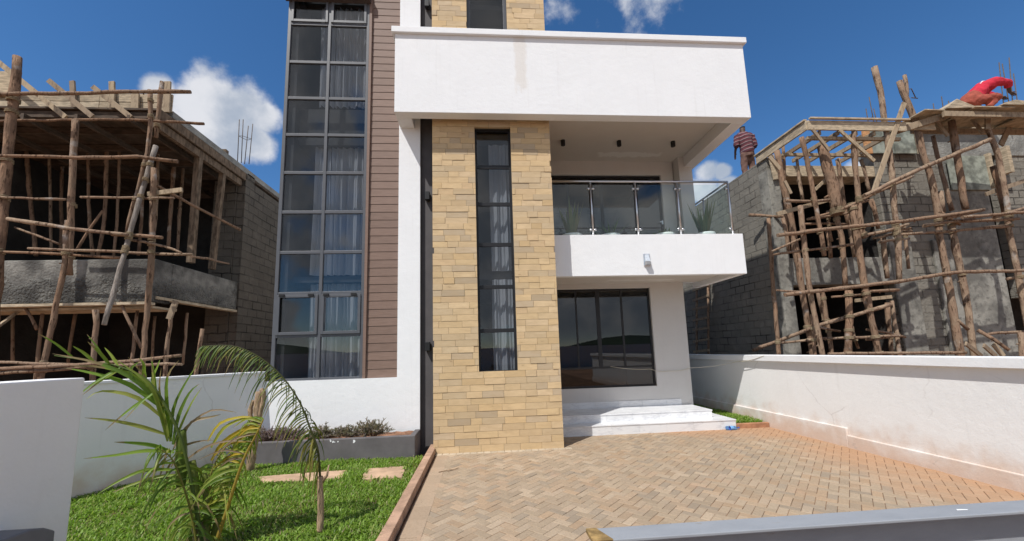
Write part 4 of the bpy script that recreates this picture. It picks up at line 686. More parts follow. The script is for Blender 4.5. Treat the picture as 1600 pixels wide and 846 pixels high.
# cable
cb = MB(); pts = []
for a,c in zip(WIRE[:-1], WIRE[1:]):
    for k in range(6):
        s = k/6; pts.append(Vector(a).lerp(Vector(c),s)-Vector((0,0,.03*math.sin(math.pi*s))))
pts.append(Vector(WIRE[-1])); cb.tube(pts, .006, 6); tag(cb.build('electric_cable', M['cable']), 'thin slack cable from the ground floor window to the right wall coping', 'cable')
# bottle
bt = thing('plastic_bottle', 'empty blue plastic bottle lying against the lowest marble step', 'bottle', (5.25,8.22,0))
prof = [(.0,.0),(.034,.0),(.042,.012),(.042,.07),(.038,.078),(.042,.088),(.042,.135),(.038,.142),(.042,.152),(.041,.2),(.028,.236),(.014,.252),(.014,.262)]
b = MB(); b.lathe(prof, 20); lab = MB(); lab.lathe([(.0432,.085),(.0432,.15)], 20); cap = MB(); cap.lathe([(.0,.285),(.016,.285),(.016,.258),(.0,.258)], 16)
R_ = Matrix.Translation((5.13,8.235,.043)) @ Matrix.Rotation(math.radians(-4),4,'Z') @ Matrix.Rotation(math.radians(90),4,'Y')
for mb in (b,lab,cap): mb.v = [tuple(R_@Vector(q)) for q in mb.v]
b.build('body', M['bottle'], bt); lab.build('wrapper', simple('bottle_wrapper',(.16,.36,.68),.5,.25,30.,0), bt); cap.build('cap', simple('bottle_cap',(.03,.10,.42),.5,.05), bt)
# ------------------------------------------------------------------ the house
H_ = thing('house', 'finished modern white house with stone tower, tall grey glazing and cantilevered balcony', 'house', (0,9,0))
XT0, XT1, YT = -.945, 1.462, 7.443
def wall_with_holes(b, x0, x1, z0, z1, y0, y1, holes):
    xs = sorted({x0,x1}|{v for h in holes for v in h[:2]}); zs = sorted({z0,z1}|{v for h in holes for v in h[2:]})
    for i in range(len(xs)-1):
        for j in range(len(zs)-1):
            cx,cz = (xs[i]+xs[i+1])/2,(zs[j]+zs[j+1])/2
            if any(h[0]<cx<h[1] and h[2]<cz<h[3] for h in holes): continue
            b.box(xs[i],xs[i+1],y0,y1,zs[j],zs[j+1])
def merged(b): return b
# white frame round the glazing
XF = 1.0102
b = MB(); GX0, GX1 = -3.955, -1.632
b.box(-4.2,-1.205,7.58,7.86,-.05,1.385); b.box(GX1,-1.205,7.58,7.86,1.385,10.6); b.box(-3.95,-1.205,7.58,7.86,10.6,10.9)
b.build('white_wall', M['white'], H_)
b = MB(); b.box(-3.95,-3.83,7.865,16,-.05,10.9); b.build('side_wall', M['white'], H_)
b = MB(); b.box(-1.2045,-1.2,7.58,7.70,-.05,10.6); b.box(-1.2,XT0+.03,7.672,7.86,-.05,10.6); b.build('recess_panel', M['dgrey'], H_)
XF = None
# stone tower: backing wall with openings and individual cladding stones
TW = (-.088,.642,1.416,6.40); UW = (-.21,.645,8.62,10.0)
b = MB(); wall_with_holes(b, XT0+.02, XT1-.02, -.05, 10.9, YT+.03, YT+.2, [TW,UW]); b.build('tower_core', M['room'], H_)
b = MB(); TP = [(.61,.455,.27),(.63,.475,.295),(.58,.43,.255),(.61,.45,.265),(.57,.435,.27),(.55,.425,.27),(.64,.48,.29),(.60,.43,.235),(.53,.415,.28),(.63,.465,.27),(.61,.45,.255),(.63,.46,.26),(.60,.44,.25),(.62,.45,.265),(.47,.37,.25)]
ch = .1205; z = 0; row = 0
while z < 10.85:
    x = XT0-random.uniform(0,.3)
    while x < XT1:
        w = random.choice((.21,.3,.4,.42,.44)); a0,a1 = max(x,XT0),min(x+w,XT1); x += w
        if a1-a0 < .03: continue
        segs = [(a0,a1)]
        for h in (TW,UW):
            zc = z+ch/2
            if h[2]-.02 < zc < h[3]+.0:
                ns = []
                for s0,s1 in segs:
                    if s1 <= h[0] or s0 >= h[1]: ns.append((s0,s1))
                    else:
                        if s0 < h[0]: ns.append((s0,h[0]))
                        if s1 > h[1]: ns.append((h[1],s1))
                segs = ns
        col = mul(random.choice(TP), random.uniform(.9,1.07)); dy = random.uniform(-.006,.006)
        for s0,s1 in segs:
            if s1-s0 < .012: continue
            g = .002; b.box(s0+g,s1-g,YT+dy,YT+.06,z+g,z+ch-g,col)
    # right return of the tower
    y = YT+.062-random.uniform(0,.2)
    while y < 9.5:
        w = random.choice((.3,.4,.44)); y0,y1 = max(y,YT+.062),min(y+w,9.5); y += w
        if y1-y0 > .02: b.box(XT1-.04,XT1+random.uniform(-.003,.003),y0+.0016,y1-.0016,z+.0016,z+ch-.0016,mul(random.choice(TP),random.uniform(.9,1.07)))
    z += ch; row += 1
b.build('stone_cladding', M['stone'], H_)
b = MB(); b.box(TW[0]-.012,TW[1]+.012,YT+.012,YT+.2,TW[2]-.03,TW[2]-.002,(.66,.47,.23)); b.box(UW[0]-.01,UW[1]+.01,YT+.012,YT+.2,UW[2]-.03,UW[2]-.002,(.66,.47,.23))
for s in (TW[0]-.012,TW[1]+.002): b.box(s,s+.01,YT+.012,YT+.2,TW[2],TW[3],(.6,.43,.21))
b.build('window_reveal', M['stone'], H_)
# windows -----------------------------------------------------------
def curtain(name, parent, x0, x1, y, z0, z1, n=160, amp=.055):
    b = MB(); vs = []; ph = random.uniform(0,6)
    for i in range(n+1):
        x = x0+(x1-x0)*i/n
        f = (abs(math.sin(x*21+ph+1.1*math.sin(x*6.3)))**.6-.5)*2*amp+math.sin(x*83+ph)*amp*.3
        for zz,k in ((z0,1.2),((z0+z1)/2,1.),(z1,.7)): vs.append((x+.01*math.sin(zz*3+x*20), y+f*k, zz))
    b.add(vs, [(i*3+k,(i+1)*3+k,(i+1)*3+k+1,i*3+k+1) for i in range(n) for k in (0,1)], None, True)
    o = b.build(name, M['curtain'], parent, fix=False)
    return o
# tall curtain-wall glazing
XF = 1.0102
gz = [1.405,2.213,3.028,3.835,4.651,5.471,6.285,7.093,7.909,8.79,9.66,10.6]; xm = -3.105; xr = -2.285
f = MB(); yf0, yf1 = 7.63, 7.70
f.box(GX0,GX0+.065,yf0,yf1,1.385,10.6); f.box(xr-.055,xr,yf0,yf1,1.385,10.6); f.box(xm-.03,xm+.03,yf0,yf1,1.385,10.6)
for i,z in enumerate(gz):
    hh = .032 if 0 < i < 11 else .025
    f.box(GX0+.065,xm-.03,yf0+.006,yf1-.003,z-hh+.005,z+hh); f.box(xm+.03,xr-.055,yf0+.006,yf1-.003,z-hh+.005,z+hh)
cw = f.build('tall_window', M['frame'], H_, .004)
for i in (1,9):
    for a0,a1 in ((GX0+.055,xm-.02),(xm+.02,xr-.045)):
        z0,z1 = gz[i]+.025,gz[i+1]-.03
        if i == 9: z0,z1 = gz[i]-.0+.035, gz[i+1]-.03
        s_ = MB(); s_.box(a0+.012,a0+.062,yf0-.022,yf0+.004,z0,z1); s_.box(a1-.062,a1-.012,yf0-.022,yf0+.004,z0,z1); s_.box(a0+.062,a1-.062,yf0-.02,yf0+.003,z0,z0+.055); s_.box(a0+.062,a1-.062,yf0-.02,yf0+.003,z1-.05,z1)
        if i == 1:
            for x in (a0+.10,a1-.14): hg = MB(); hg.box(x-.05,x+.05,yf0-.045,yf0-.0225,z1-.03,z1+.02); hg.build('hinge', M['black'], cw, .003)
        s_.build('opening_sash', M['frame'], cw, .003)
p_ = MB()
for i in range(11):
    for a0,a1 in ((GX0+.06,xm-.025),(xm+.025,xr-.05)): p_.box(a0,a1,yf0+.03,yf0+.038,gz[i]+.02,gz[i+1]-.02)
p_.build('pane', M['glass'], cw)
for (z0,z1) in ((1.0,3.27),(3.45,6.22),(7.15,9.55)):
    curtain('curtain', cw, -3.45, xm-.02, 7.99, z0, z1, 110); curtain('curtain', cw, xm+.0, -2.2, 7.99, z0, z1, 150)
b = MB(); b.box(GX0-.06,xr+.03,7.50,7.63,9.30,9.48); b.build('window_hood', M['roofb'], H_, .005)
# siding beside it
b = MB(); z = 1.39; 
while z < 10.6:
    g = random.uniform(.93,1.06); z1 = min(z+.158,10.6)
    b.add([(-2.225,7.658,z),(GX1,7.658,z),(GX1,7.665,z1),(-2.225,7.665,z1),(-2.225,7.72,z),(GX1,7.72,z),(GX1,7.72,z1),(-2.225,7.72,z1)],
          [(0,1,2,3),(0,4,5,1),(3,2,6,7),(0,3,7,4),(1,5,6,2)], (g,g,g)); z += .1635
b.box(-2.225,GX1,7.69,7.73,1.385,10.6,(.25,.25,.25)); b.build('siding', M['siding'], H_, fix=True)
b = MB(); b.box(-2.284,-2.228,7.62,7.72,1.385,10.6,(1.02,1,1)); b.build('siding_trim', M['siding'], H_, .004)
XF = None
# narrow tower window
def grid_window(name, x0,x1,z0,z1,y, tz, tx, fr, mat, glass, parent=H_, d=.05):
    f = MB(); f.box(x0,x0+fr,y,y+d,z0,z1); f.box(x1-fr,x1,y,y+d,z0,z1); f.box(x0+fr,x1-fr,y+.002,y+d-.002,z0,z0+fr); f.box(x0+fr,x1-fr,y+.002,y+d-.002,z1-fr,z1)
    for z,h in tz: f.box(x0+fr,x1-fr,y+.004,y+d-.004,z-h/2,z+h/2)
    for x,w,za,zb in tx: f.box(x-w/2,x+w/2,y+.006,y+d-.006,za,zb)
    o = f.build(name, mat, parent, .003)
    p = MB(); p.box(x0+fr-.005,x1-fr+.005,y+d*.45,y+d*.45+.007,z0+fr-.005,z1-fr+.005); p.build('pane', glass, o)
    return o
tw = grid_window('slit_window', TW[0],TW[1],TW[2],TW[3],YT+.13,[(z,.075) for z in (2.218,3.079,3.94,4.786,5.587)],[],.04,M['bframe'],M['glass'])
for z0,z1 in ((1.2,3.27),(3.45,6.2)): curtain('curtain', tw, .20, .70, 7.80, z0, z1, 90, .04)
grid_window('upper_window', UW[0],UW[1],UW[2],UW[3],YT+.09,[],[],.07,M['frame'],M['glass'])
# ground floor sliding window
gw = grid_window('sliding_window', 1.47,4.285,.852,3.32,9.615,[(1.34,.05)],[(1.60,.04,1.36,3.3),(2.36,.04,1.36,3.3),(2.92,.10,1.36,3.3),(3.54,.05,1.36,3.3)],.05,M['bframe'],M['dglass'])
b = MB(); b.box(1.4,4.30,9.575,9.60,.835,.85); b.build('sill', M['bframe'], gw)
bd = grid_window('balcony_door', 1.47,4.83,3.92,6.37,9.62,[],[(2.3,.06,3.95,6.3),(3.2,.08,3.95,6.3),(4.1,.06,3.95,6.3)],.06,M['bframe'],M['dglass'])
b = MB(); b.box(4.78,4.81,9.585,9.615,5.02,5.12); b.box(4.72,4.81,9.575,9.585,5.07,5.09); b.build('handle', M['steel'], bd)
# walls of the entrance bay
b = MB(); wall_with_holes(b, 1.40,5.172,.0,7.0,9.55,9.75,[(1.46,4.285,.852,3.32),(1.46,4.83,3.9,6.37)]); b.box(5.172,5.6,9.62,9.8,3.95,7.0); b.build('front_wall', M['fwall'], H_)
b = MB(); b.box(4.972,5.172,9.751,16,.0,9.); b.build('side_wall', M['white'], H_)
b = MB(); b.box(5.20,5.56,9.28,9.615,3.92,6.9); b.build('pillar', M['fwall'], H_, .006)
# rooms behind the glass
b = MB()
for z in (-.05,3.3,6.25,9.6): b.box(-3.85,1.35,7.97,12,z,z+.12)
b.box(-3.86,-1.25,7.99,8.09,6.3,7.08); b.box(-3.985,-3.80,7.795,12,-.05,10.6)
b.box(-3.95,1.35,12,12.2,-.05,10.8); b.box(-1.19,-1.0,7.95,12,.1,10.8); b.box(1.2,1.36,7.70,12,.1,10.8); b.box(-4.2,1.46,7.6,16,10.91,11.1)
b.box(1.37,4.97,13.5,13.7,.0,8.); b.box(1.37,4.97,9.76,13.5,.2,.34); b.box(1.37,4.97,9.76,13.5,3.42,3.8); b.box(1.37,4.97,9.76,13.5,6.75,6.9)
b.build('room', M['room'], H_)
# roof slab with beams, fascia and coping
XF = 1.0102
zb, zc = 6.42, 6.71; X0, X1, Y0 = -1.608, 5.588, 7.03
rs = MB()
rs.box(X0,X1,Y0,7.245,zb,8.08); rs.box(X0,-1.32,7.245,7.58,zb,8.08); rs.box(5.295,X1,7.245,9.45,zb,8.08)
rs.box(1.463,5.295,7.245,9.55,zc,8.05); rs.box(-1.32,-.947,7.245,7.575,zc,8.05); rs.box(-.947,1.463,7.245,YT-.006,zc,8.05); rs.box(5.172,X1,9.45,9.62,zb+.01,8.05)
r_o = rs.build('roof_slab', M['roofw'], H_, .006)
cp = MB(); cp.box(X0-.06,X1+.055,6.972,7.3,8.08,8.205); cp.box(X1-.24,X1+.055,7.3,9.7,8.08,8.205); cp.box(X0-.06,-1.21,7.3,7.575,8.08,8.205); cp.build('coping', M['white'], r_o, .008)
cl = MB(); cl.box(1.466,5.293,7.248,9.545,zc-.012,zc-.003); cl.box(-1.318,-.95,7.247,7.57,zc-.012,zc-.003); cl.box(-.948,1.4625,7.247,YT-.008,zc-.012,zc-.003); cl.build('ceiling', M['ceil'], r_o)
for x in (1.968,3.323,4.654):
    b = MB(); b.lathe([(0,zc-.135),(.03,zc-.135),(.032,zc-.115),(.047,zc-.112),(.05,zc-.135),(.052,zc-.13),(.052,zc-.012)],20,(x,8.46)); b.build('downlight', M['black'], H_)
XF = None
# balcony
BX, BY, bz0, bz1 = 5.775, 7.93, 3.335, 4.235
b = MB(); b.box(1.464,BX,BY,BY+.14,bz0,bz1); b.box(BX-.14,BX,BY+.14,9.9,bz0,bz1); b.box(1.464,BX-.14,BY+.14,9.549,3.47,3.9); b.box(5.18,BX-.14,9.549,9.9,3.47,3.9); bal = b.build('balcony', M['white'], H_, .005)
b = MB(); b.box(1.466,BX-.145,BY+.145,9.545,3.455,3.468); b.build('balcony_soffit', M['ceil'], bal)
br = MB(); RY = 8.0; rz = 5.47; RX = 5.60
br.tube([(1.462,RY,rz),(RX,RY,rz)], .024, 12); br.tube([(RX,RY,rz),(RX,9.6,rz)], .024, 12); rail = br.build('balustrade', M['steel'], H_)
PX = [2.425,3.435,4.40,RX-.005]
for x in PX:
    b = MB(); b.tube([(x,RY,bz1),(x,RY,rz)], .021, 12); b.tube([(x,RY,bz1),(x,RY,bz1+.012)], .05, 16); b.build('baluster_post', M['steel'], rail)
for y in (9.0,9.58):
    b = MB(); b.tube([(RX,y,bz1),(RX,y,rz)], .021, 12); b.build('baluster_post', M['steel'], rail)
ed = [1.48]+PX
for i in range(4):
    a0 = ed[i]+(.045 if i else 0); a1 = ed[i+1]-.045
    b = MB(); b.box(a0,a1,RY-.005,RY+.005,bz1+.035,rz-.075); b.build('glass_panel', M['cglass'], rail)
for y0,y1 in ((8.05,8.95),(9.05,9.53)):
    b = MB(); b.box(RX-.005,RX+.005,y0,y1,bz1+.035,rz-.075); b.build('glass_panel', M['cglass'], rail)
for i,x in enumerate(PX):
    b = MB()
    for z in (bz1+.13,rz-.17):
        for sg in ((-1,1) if i < 3 else (-1,)):
            b.tube([(x+sg*.02,RY,z),(x+sg*.075,RY,z)], [.026,.03], 14)
    b.build('glass_clamp', M['steel'], rail)
# bulkhead light on the balcony front
b = MB(); x = 3.535; b.box(x-.07,x+.07,BY-.03,BY,3.53,3.80); bl = b.build('bulkhead_light', M['steel'], H_, .01)
b = MB(); b.add([(x-.05,BY-.031,3.62),(x+.05,BY-.031,3.62),(x+.042,BY-.031,3.78),(x-.042,BY-.031,3.78),(x-.05,BY-.09,3.62),(x+.05,BY-.09,3.62),(x+.042,BY-.045,3.78),(x-.042,BY-.045,3.78)],[(4,5,6,7),(0,4,7,3),(1,2,6,5),(3,7,6,2),(0,1,5,4)]); b.build('lens', simple('frosted_lens',(.55,.6,.66),.25,.1,20.,0), bl, .006)
b = MB(); b.box(x-.06,x+.06,BY-.1,BY-.031,3.535,3.615); b.build('lamp_base', simple('grey_lamp_base',(.32,.32,.33),.5), bl, .012)
# recess wall lamps
XF = 1.0102
for z in (1.95,4.97,9.33):
    b = MB(); b.box(-1.108,-1.018,7.555,7.66,z-.085,z+.085); b.box(-1.085,-1.04,7.655,7.674,z-.05,z+.05); b.build('wall_light', M['black'], H_, .006)
XF = None
# steps and skirting in marble tile
def tiles_x(b, x0,x1,y0,y1,z0,z1,w=.6):
    x = x0
    while x < x1-.01:
        e = min(x+w,x1); g = random.uniform(.94,1.03); b.box(x+.0015,e-.0015,y0,y1,z0,z1,(g,g,g)); x = e
b = MB(); b.box(1.47,5.40,8.35,9.5,-.05,.175); b.box(1.47,5.085,8.68,9.52,.175,.345); st = b.build('front_steps', M['joint'], H_)
b = MB(); tiles_x(b,1.47,5.42,8.318,8.345,-.03,.176); tiles_x(b,1.47,5.10,8.652,8.68,.203,.346)
b.box(5.40,5.42,8.345,9.5,-.03,.176,(1,1,1)); b.box(5.085,5.1,8.68,9.52,.203,.346,(1,1,1)); b.build('riser', M['marble'], st)
b = MB(); tiles_x(b,1.465,5.43,8.308,8.66,.177,.2025); tiles_x(b,5.085,5.43,8.66,9.5,.177,.2025); tiles_x(b,1.465,5.11,8.642,9.54,.347,.3725); b.build('tread', M['marble'], st, .003)
b = MB(); tiles_x(b,1.47,4.865,9.535,9.549,.3735,.52); b.build('skirting', M['marble'], st)
# pot plants on the balcony
def blade(b, base, d, h, w, col, bend=.15, tw=.0):
    base = Vector(base); d = Vector(d).normalized(); side = d.cross(Vector((0,0,1)))
    side = Vector((math.cos(tw),math.sin(tw),0)) if side.length < .1 else side.normalized()
    n = 6; vs = []; out = Vector((d.x,d.y,0))
    for i in range(n+1):
        s = i/n; ww = w*(.55+.9*s*(1-s)*1.6)*(1-s**3.) if s < 1 else .001
        p = base+d*h*s+out*bend*h*s*s
        vs += [p-side*ww/2, p+side*ww/2]
    b.add(vs, [(2*i,2*i+1,2*i+3,2*i+2) for i in range(n)], col, True)
def potted(kind, label, x, y, seed):
    random.seed(seed); r = thing('potted_plant', label, 'plant', (x,y,3.9), 'potted plants on the balcony')
    b = MB(); b.lathe([(0,3.902),(.13,3.902),(.2,4.2),(.235,4.33),(.235,4.372),(.205,4.372),(.19,4.3),(0,4.29)], 24, (x,y)); b.build('pot', M['pot'], r)
    b = MB()
    if kind == 'snake':
        for k in range(24):
            a = random.uniform(0,6.28); h = random.uniform(.5,.95); g = random.uniform(.8,1.2)
            blade(b, (x+.07*math.cos(a),y+.07*math.sin(a),4.29), (.26*math.cos(a),.26*math.sin(a),1), h, .075, random.choice([mul((.10,.15,.07),g),mul((.15,.18,.08),g),mul((.21,.20,.10),g)]), .08, a)
    else:
        for k in range(70 if kind == 'bush' else 26):
            a = random.uniform(0,6.28); t_ = random.uniform(.25,1.2); h = random.uniform(.12,.26) if kind == 'bush' else random.uniform(.3,.55)
            blade(b, (x+random.uniform(-.1,.1),y+random.uniform(-.1,.1),4.29), (math.cos(a)*t_,math.sin(a)*t_,1), h, .035, mul((.09,.16,.05),random.uniform(.7,1.3)), .35, a)
    b.build('leaves', M['leaf'], r, fix=False); random.seed(11)
potted('snake','tall snake plant behind the balcony glass nearest the stone tower',2.05,8.42,1)
potted('spiky','spreading plant behind the second balcony glass panel',2.95,8.45,2)
potted('bush','low bushy plant in a white bowl beside the third balcony post',4.22,8.42,3)
potted('snake','snake plant in a white bowl at the right corner of the balcony',5.18,8.4,4)
# ------------------------------------------------------------------ left unfinished building
LB = thing('unfinished_house', 'unfinished dark concrete house with timber formwork left of the white house', 'building', (-9,10,0))
b = MB(); b.box(-16,-6.05,7.53,7.95,2.91,3.72); b.box(-6.35,-6.05,7.95,10.2,3.03,3.72); b.build('floor_beam', M['pebble'], LB, .02)
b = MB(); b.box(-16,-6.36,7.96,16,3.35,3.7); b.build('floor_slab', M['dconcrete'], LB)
b = MB(); b.box(-6.2,-6.,9.97,18,-.05,6.42); b.box(-6.75,-6.205,9.95,10.15,-.05,6.35); b.build('side_wall', M['oblock'], LB, .01)
b = MB(); b.box(-6.3,-6.0,10.0,10.35,6.42,6.62); b.box(-6.26,-6.06,10.05,10.3,6.62,6.75); b.build('wall_stub', M['oblock'], LB, .02)
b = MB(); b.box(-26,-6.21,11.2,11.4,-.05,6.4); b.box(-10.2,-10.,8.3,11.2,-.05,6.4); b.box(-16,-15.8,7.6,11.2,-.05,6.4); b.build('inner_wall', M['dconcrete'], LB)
b = MB(); x = -16.
while x < -6.05:
    w = random.uniform(.9,1.6); e = min(x+w,-6.0); b.box(x+.004,e-.004,7.25,8.6,6.52+random.uniform(0,.01),6.56,mul((1,1,1),random.uniform(.8,1.1))); x += w
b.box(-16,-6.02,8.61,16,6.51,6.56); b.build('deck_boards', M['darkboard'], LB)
b = MB()
for y in (7.3,7.85,8.5,9.2,9.9): b.box(-16,-6.06,y,y+.06,6.38,6.505)
for x in np.arange(-15.5,-6.3,.9): b.box(x,x+.05,7.18,11,6.26,6.375)
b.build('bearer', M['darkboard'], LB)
b = MB(); b.box(-6.05,-6.0,7.27,9.96,6.37,6.56); b.box(-6.16,-6.06,7.3,9.9,6.2,6.365); b.build('side_beam', M['grimy'], LB, .006)
b = MB(); x = -16.
while x < -6.02:
    w = random.uniform(.5,2.1); e = min(x+w,-6.0)
    for k in range(2):
        b.box(x+.003,e-.003,7.51+random.uniform(-.004,.004),7.54,6.665+k*.185,6.665+k*.185+.178,mul((1,.98,.95),random.uniform(.75,1.12)))
    x += w
b.box(-9.6,-8.75,7.47,7.5,6.9,7.42,(1,.97,.92)); b.build('formwork_boards', M['board'], LB, .004)
b = MB(); b.box(-16,-6.0,7.555,16,6.565,6.70); b.build('roof_slab', M['concrete'], LB)
b = MB(); b.box(-16,-6.04,7.42,7.6,2.85,2.90); b.box(-6.16,-6.02,7.6,10.3,2.97,3.022); b.box(-12,-6.1,7.62,8.2,2.80,2.845); b.build('beam_form_boards', M['board'], LB, .004)
b = MB(); b.bar((-6.02,7.55,6.56),(-6.02,9.96,6.56),.08,.1); 
# ------------------------------------------------------------------ right unfinished building
XF = 1.087
RB = thing('unfinished_house', 'unfinished grey block house with timber porch formwork right of the white house', 'building', (11,10,0))
b = MB(); b.box(7.,7.2,8.5,19,-.05,6.33); b.build('side_wall', M['block'], RB, .01)
b = MB(); b.box(6.97,7.26,8.46,8.78,-.05,6.0); b.build('corner_pier', M['cast'], RB, .012)
b = MB(); b.box(9.86,11.62,8.5,8.75,-.05,6.45); b.box(13.35,17,8.55,8.8,2.75,7.35); b.box(14.6,17,8.56,8.8,-.05,2.75); b.build('front_wall', M['block'], RB, .01)
b = MB(); b.box(11.0,11.62,8.44,8.5,-.05,4.2); b.box(11.62,12.75,8.42,8.75,-.05,5.5); b.box(9.84,10.42,8.44,8.499,-.05,4.6); b.build('column', M['cast'], RB, .015)
b = MB(); b.box(11.62,12.9,8.47,8.75,5.5,6.5); b.box(9.86,17,8.52,8.9,6.45,7.1); b.build('ring_beam', M['concrete'], RB, .01)
for x0,x1,y0,y1,z0,z1 in ((9.75,10.35,8.4,8.43,6.42,7.08),(10.38,10.95,8.4,8.43,6.42,7.08),(11.7,12.75,8.36,8.39,5.45,6.35)):
    b = MB(); b.box(x0,x1,y0,y1,z0,z1); b.build('shutter_panel', M['greenboard'], RB, .004)
b = MB(); b.box(9.55,9.74,8.38,8.42,6.4,7.0,(1.1,.7,.45)); b.box(10.96,11.1,8.36,8.4,6.4,7.08); b.box(9.3,13.4,8.36,8.46,7.1,7.16); b.box(12.78,12.86,8.3,8.4,5.5,6.4); b.box(13.32,13.42,8.3,8.5,5.9,6.6); b.build('form_timber', M['board'], RB, .004)
b = MB(); b.box(7.26,9.86,8.46,8.8,3.14,3.79); b.build('floor_band', M['cast'], RB, .012)
b = MB(); b.box(7.22,9.86,8.52,9.,5.86,6.14,(1,1,1)); b.build('lintel_form', M['board'], RB, .006)
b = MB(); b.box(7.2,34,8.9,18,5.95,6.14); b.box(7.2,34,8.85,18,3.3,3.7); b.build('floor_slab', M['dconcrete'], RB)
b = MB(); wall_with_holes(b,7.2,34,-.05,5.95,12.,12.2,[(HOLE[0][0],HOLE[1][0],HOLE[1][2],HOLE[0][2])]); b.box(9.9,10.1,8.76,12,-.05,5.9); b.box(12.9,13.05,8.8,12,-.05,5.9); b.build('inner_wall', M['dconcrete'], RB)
# timber porch formwork
pf = MB()
pf.box(6.98,9.25,7.2,7.24,6.28,6.49); pf.box(6.96,7.0,7.24,8.78,6.30,6.50); pf.box(7.0,9.3,7.14,7.195,6.50,6.535); pf.box(6.93,7.0,7.24,8.8,6.505,6.54)
pf.box(9.2,10.0,7.24,7.28,6.34,6.5); porch = pf.build('porch_formwork', M['board'], RB, .004)
for k in range(5):
    x = 7.25+k*.42; b = MB(); b.box(x,x+.05,7.25,8.5,6.20,6.29); b.build('joist', M['plank'], porch, .003)
b = MB(); b.box(7.02,9.2,7.3,7.36,6.12,6.19); b.box(7.02,9.2,8.0,8.05,6.12,6.19); b.build('bearer', M['plank'], porch, .003)
b = MB(); b.bar((7.06,8.4,6.35),(7.12,8.4,5.72),.14,.03); b.build('hanging_board', M['board'], porch, .003)
# platform of loose sheets
def sheet(label, pts, th=.025, mat='board'):
    b = MB(); n = len(pts); vs = [tuple(p) for p in pts]+[(p[0],p[1],p[2]+th) for p in pts]
    b.add(vs, [tuple(range(n))[::-1],tuple(range(n,2*n))]+[(i,(i+1)%n,n+(i+1)%n,n+i) for i in range(n)], (.95,.95,.95)); return tag(b.build('plywood_sheet', M[mat], bevel=.003), label, 'sheet', 'sheets of the worker platform')
sheet('warped sheet with a raised peak, left of the red worker', [(9.95,6.95,6.66),(10.22,6.95,6.85),(10.62,6.95,6.69),(10.62,7.75,6.69),(10.22,7.75,6.85),(9.95,7.75,6.66)])
sheet('flat sheet under the crouching red worker', [(10.55,6.9,6.665),(11.5,6.9,6.665),(11.5,7.8,6.665),(10.55,7.8,6.665)])
sheet('bowed sheet just right of the crouching red worker', [(11.15,6.85,6.70),(11.45,6.85,6.79),(12.3,6.85,6.71),(12.3,7.75,6.71),(11.45,7.75,6.79),(11.15,7.75,6.70)])
sheet('end sheet of the platform at the far left, beside the leaning pole', [(9.5,7.0,6.64),(9.98,7.0,6.635),(9.98,7.7,6.635),(9.5,7.7,6.64)])
sheet('long sheet at the right edge running out of the picture', [(12.1,6.9,6.66),(14.2,6.9,6.62),(14.2,7.7,6.62),(12.1,7.7,6.66)])
b = MB(); b.box(9.9,14.2,6.97,7.03,6.49,6.61); b.box(9.9,14.2,7.6,7.66,6.49,6.61); tag(b.build('platform_bearer', M['plank'], bevel=.004), 'pair of long timber bearers under the worker platform', 'timber')
b = MB(); b.bar((9.1,7.3,6.33),(10.15,7.1,6.60),.14,.04,nrm=(0,1,0)); tag(b.build('wooden_plank', M['plank'], bevel=.003), 'sloping dark plank joining the platform to the leaning pole', 'plank')
XF = None
# ------------------------------------------------------------------ poles
random.seed(5); PO = []
for name, grp, label, pts, r in POLES:
    P = [Vector(p) for p in pts]; b = MB()
    if name in ('wooden_plank','side_post'):
        if len(P) > 2: P = [P[0],P[-1]]
        b.bar(P[0],P[-1],2*r,.035 if name == 'wooden_plank' else 2*r); o = b.build(name, M['plank' if name == 'wooden_plank' else 'grimy'], bevel=.003)
    else:
        Q = []
        for a,c in zip(P[:-1],P[1:]):
            k = max(2,int((c-a).length/.22))
            Q += [a.lerp(c,i/k) for i in range(k)]
        Q.append(P[-1]); n = len(Q); bow = Vector((random.uniform(-1,1),random.uniform(-1,1),random.uniform(-1,1)))*.02
        flip = random.random() < .5; rr = []
        for i in range(n):
            s = i/(n-1); Q[i] = Q[i]+bow*math.sin(math.pi*s)+Vector((random.gauss(0,.004),random.gauss(0,.004),random.gauss(0,.004)))
            rr.append(r*(1.08-.16*(s if flip else 1-s))*(1+(random.random()<.15)*random.uniform(.08,.22)+random.gauss(0,.03)))
        b.tube(Q, rr, 9, None, .07)
        # a few lopped branch stubs
        if r > .03:
            for k in range(random.randint(1,3)):
                i = random.randint(1,n-2); d = (Q[i+1]-Q[i-1]).normalized(); o_ = d.cross(Vector((random.uniform(-1,1),-1,random.uniform(-.3,.3)))).normalized()
                b.tube([Q[i],Q[i]+o_*r*1.7+d*r*.6], [r*.4,r*.22], 6, None, .1)
        o = b.build(name, M['gpole'] if 'grey' in label and 'raker' in label and 'pale' in label[:8] else M['pole'], fix=False)
    tag(o, label, 'plank' if name == 'wooden_plank' else 'pole', grp)
    if name != 'wooden_plank': PO.append((o, name, grp, P, r))
def at_x(P, x):
    for u_,v_ in zip(P[:-1],P[1:]):
        if min(u_.x,v_.x)-1e-6 <= x <= max(u_.x,v_.x)+1e-6 and abs(v_.x-u_.x) > 1e-4: return u_.lerp(v_,(x-u_.x)/(v_.x-u_.x))
def at_z(P, z):
    for u_,v_ in zip(P[:-1],P[1:]):
        if min(u_.z,v_.z) <= z <= max(u_.z,v_.z) and abs(v_.z-u_.z) > 1e-4: return u_.lerp(v_,(z-u_.z)/(v_.z-u_.z)), (v_-u_).normalized()
ties = 0
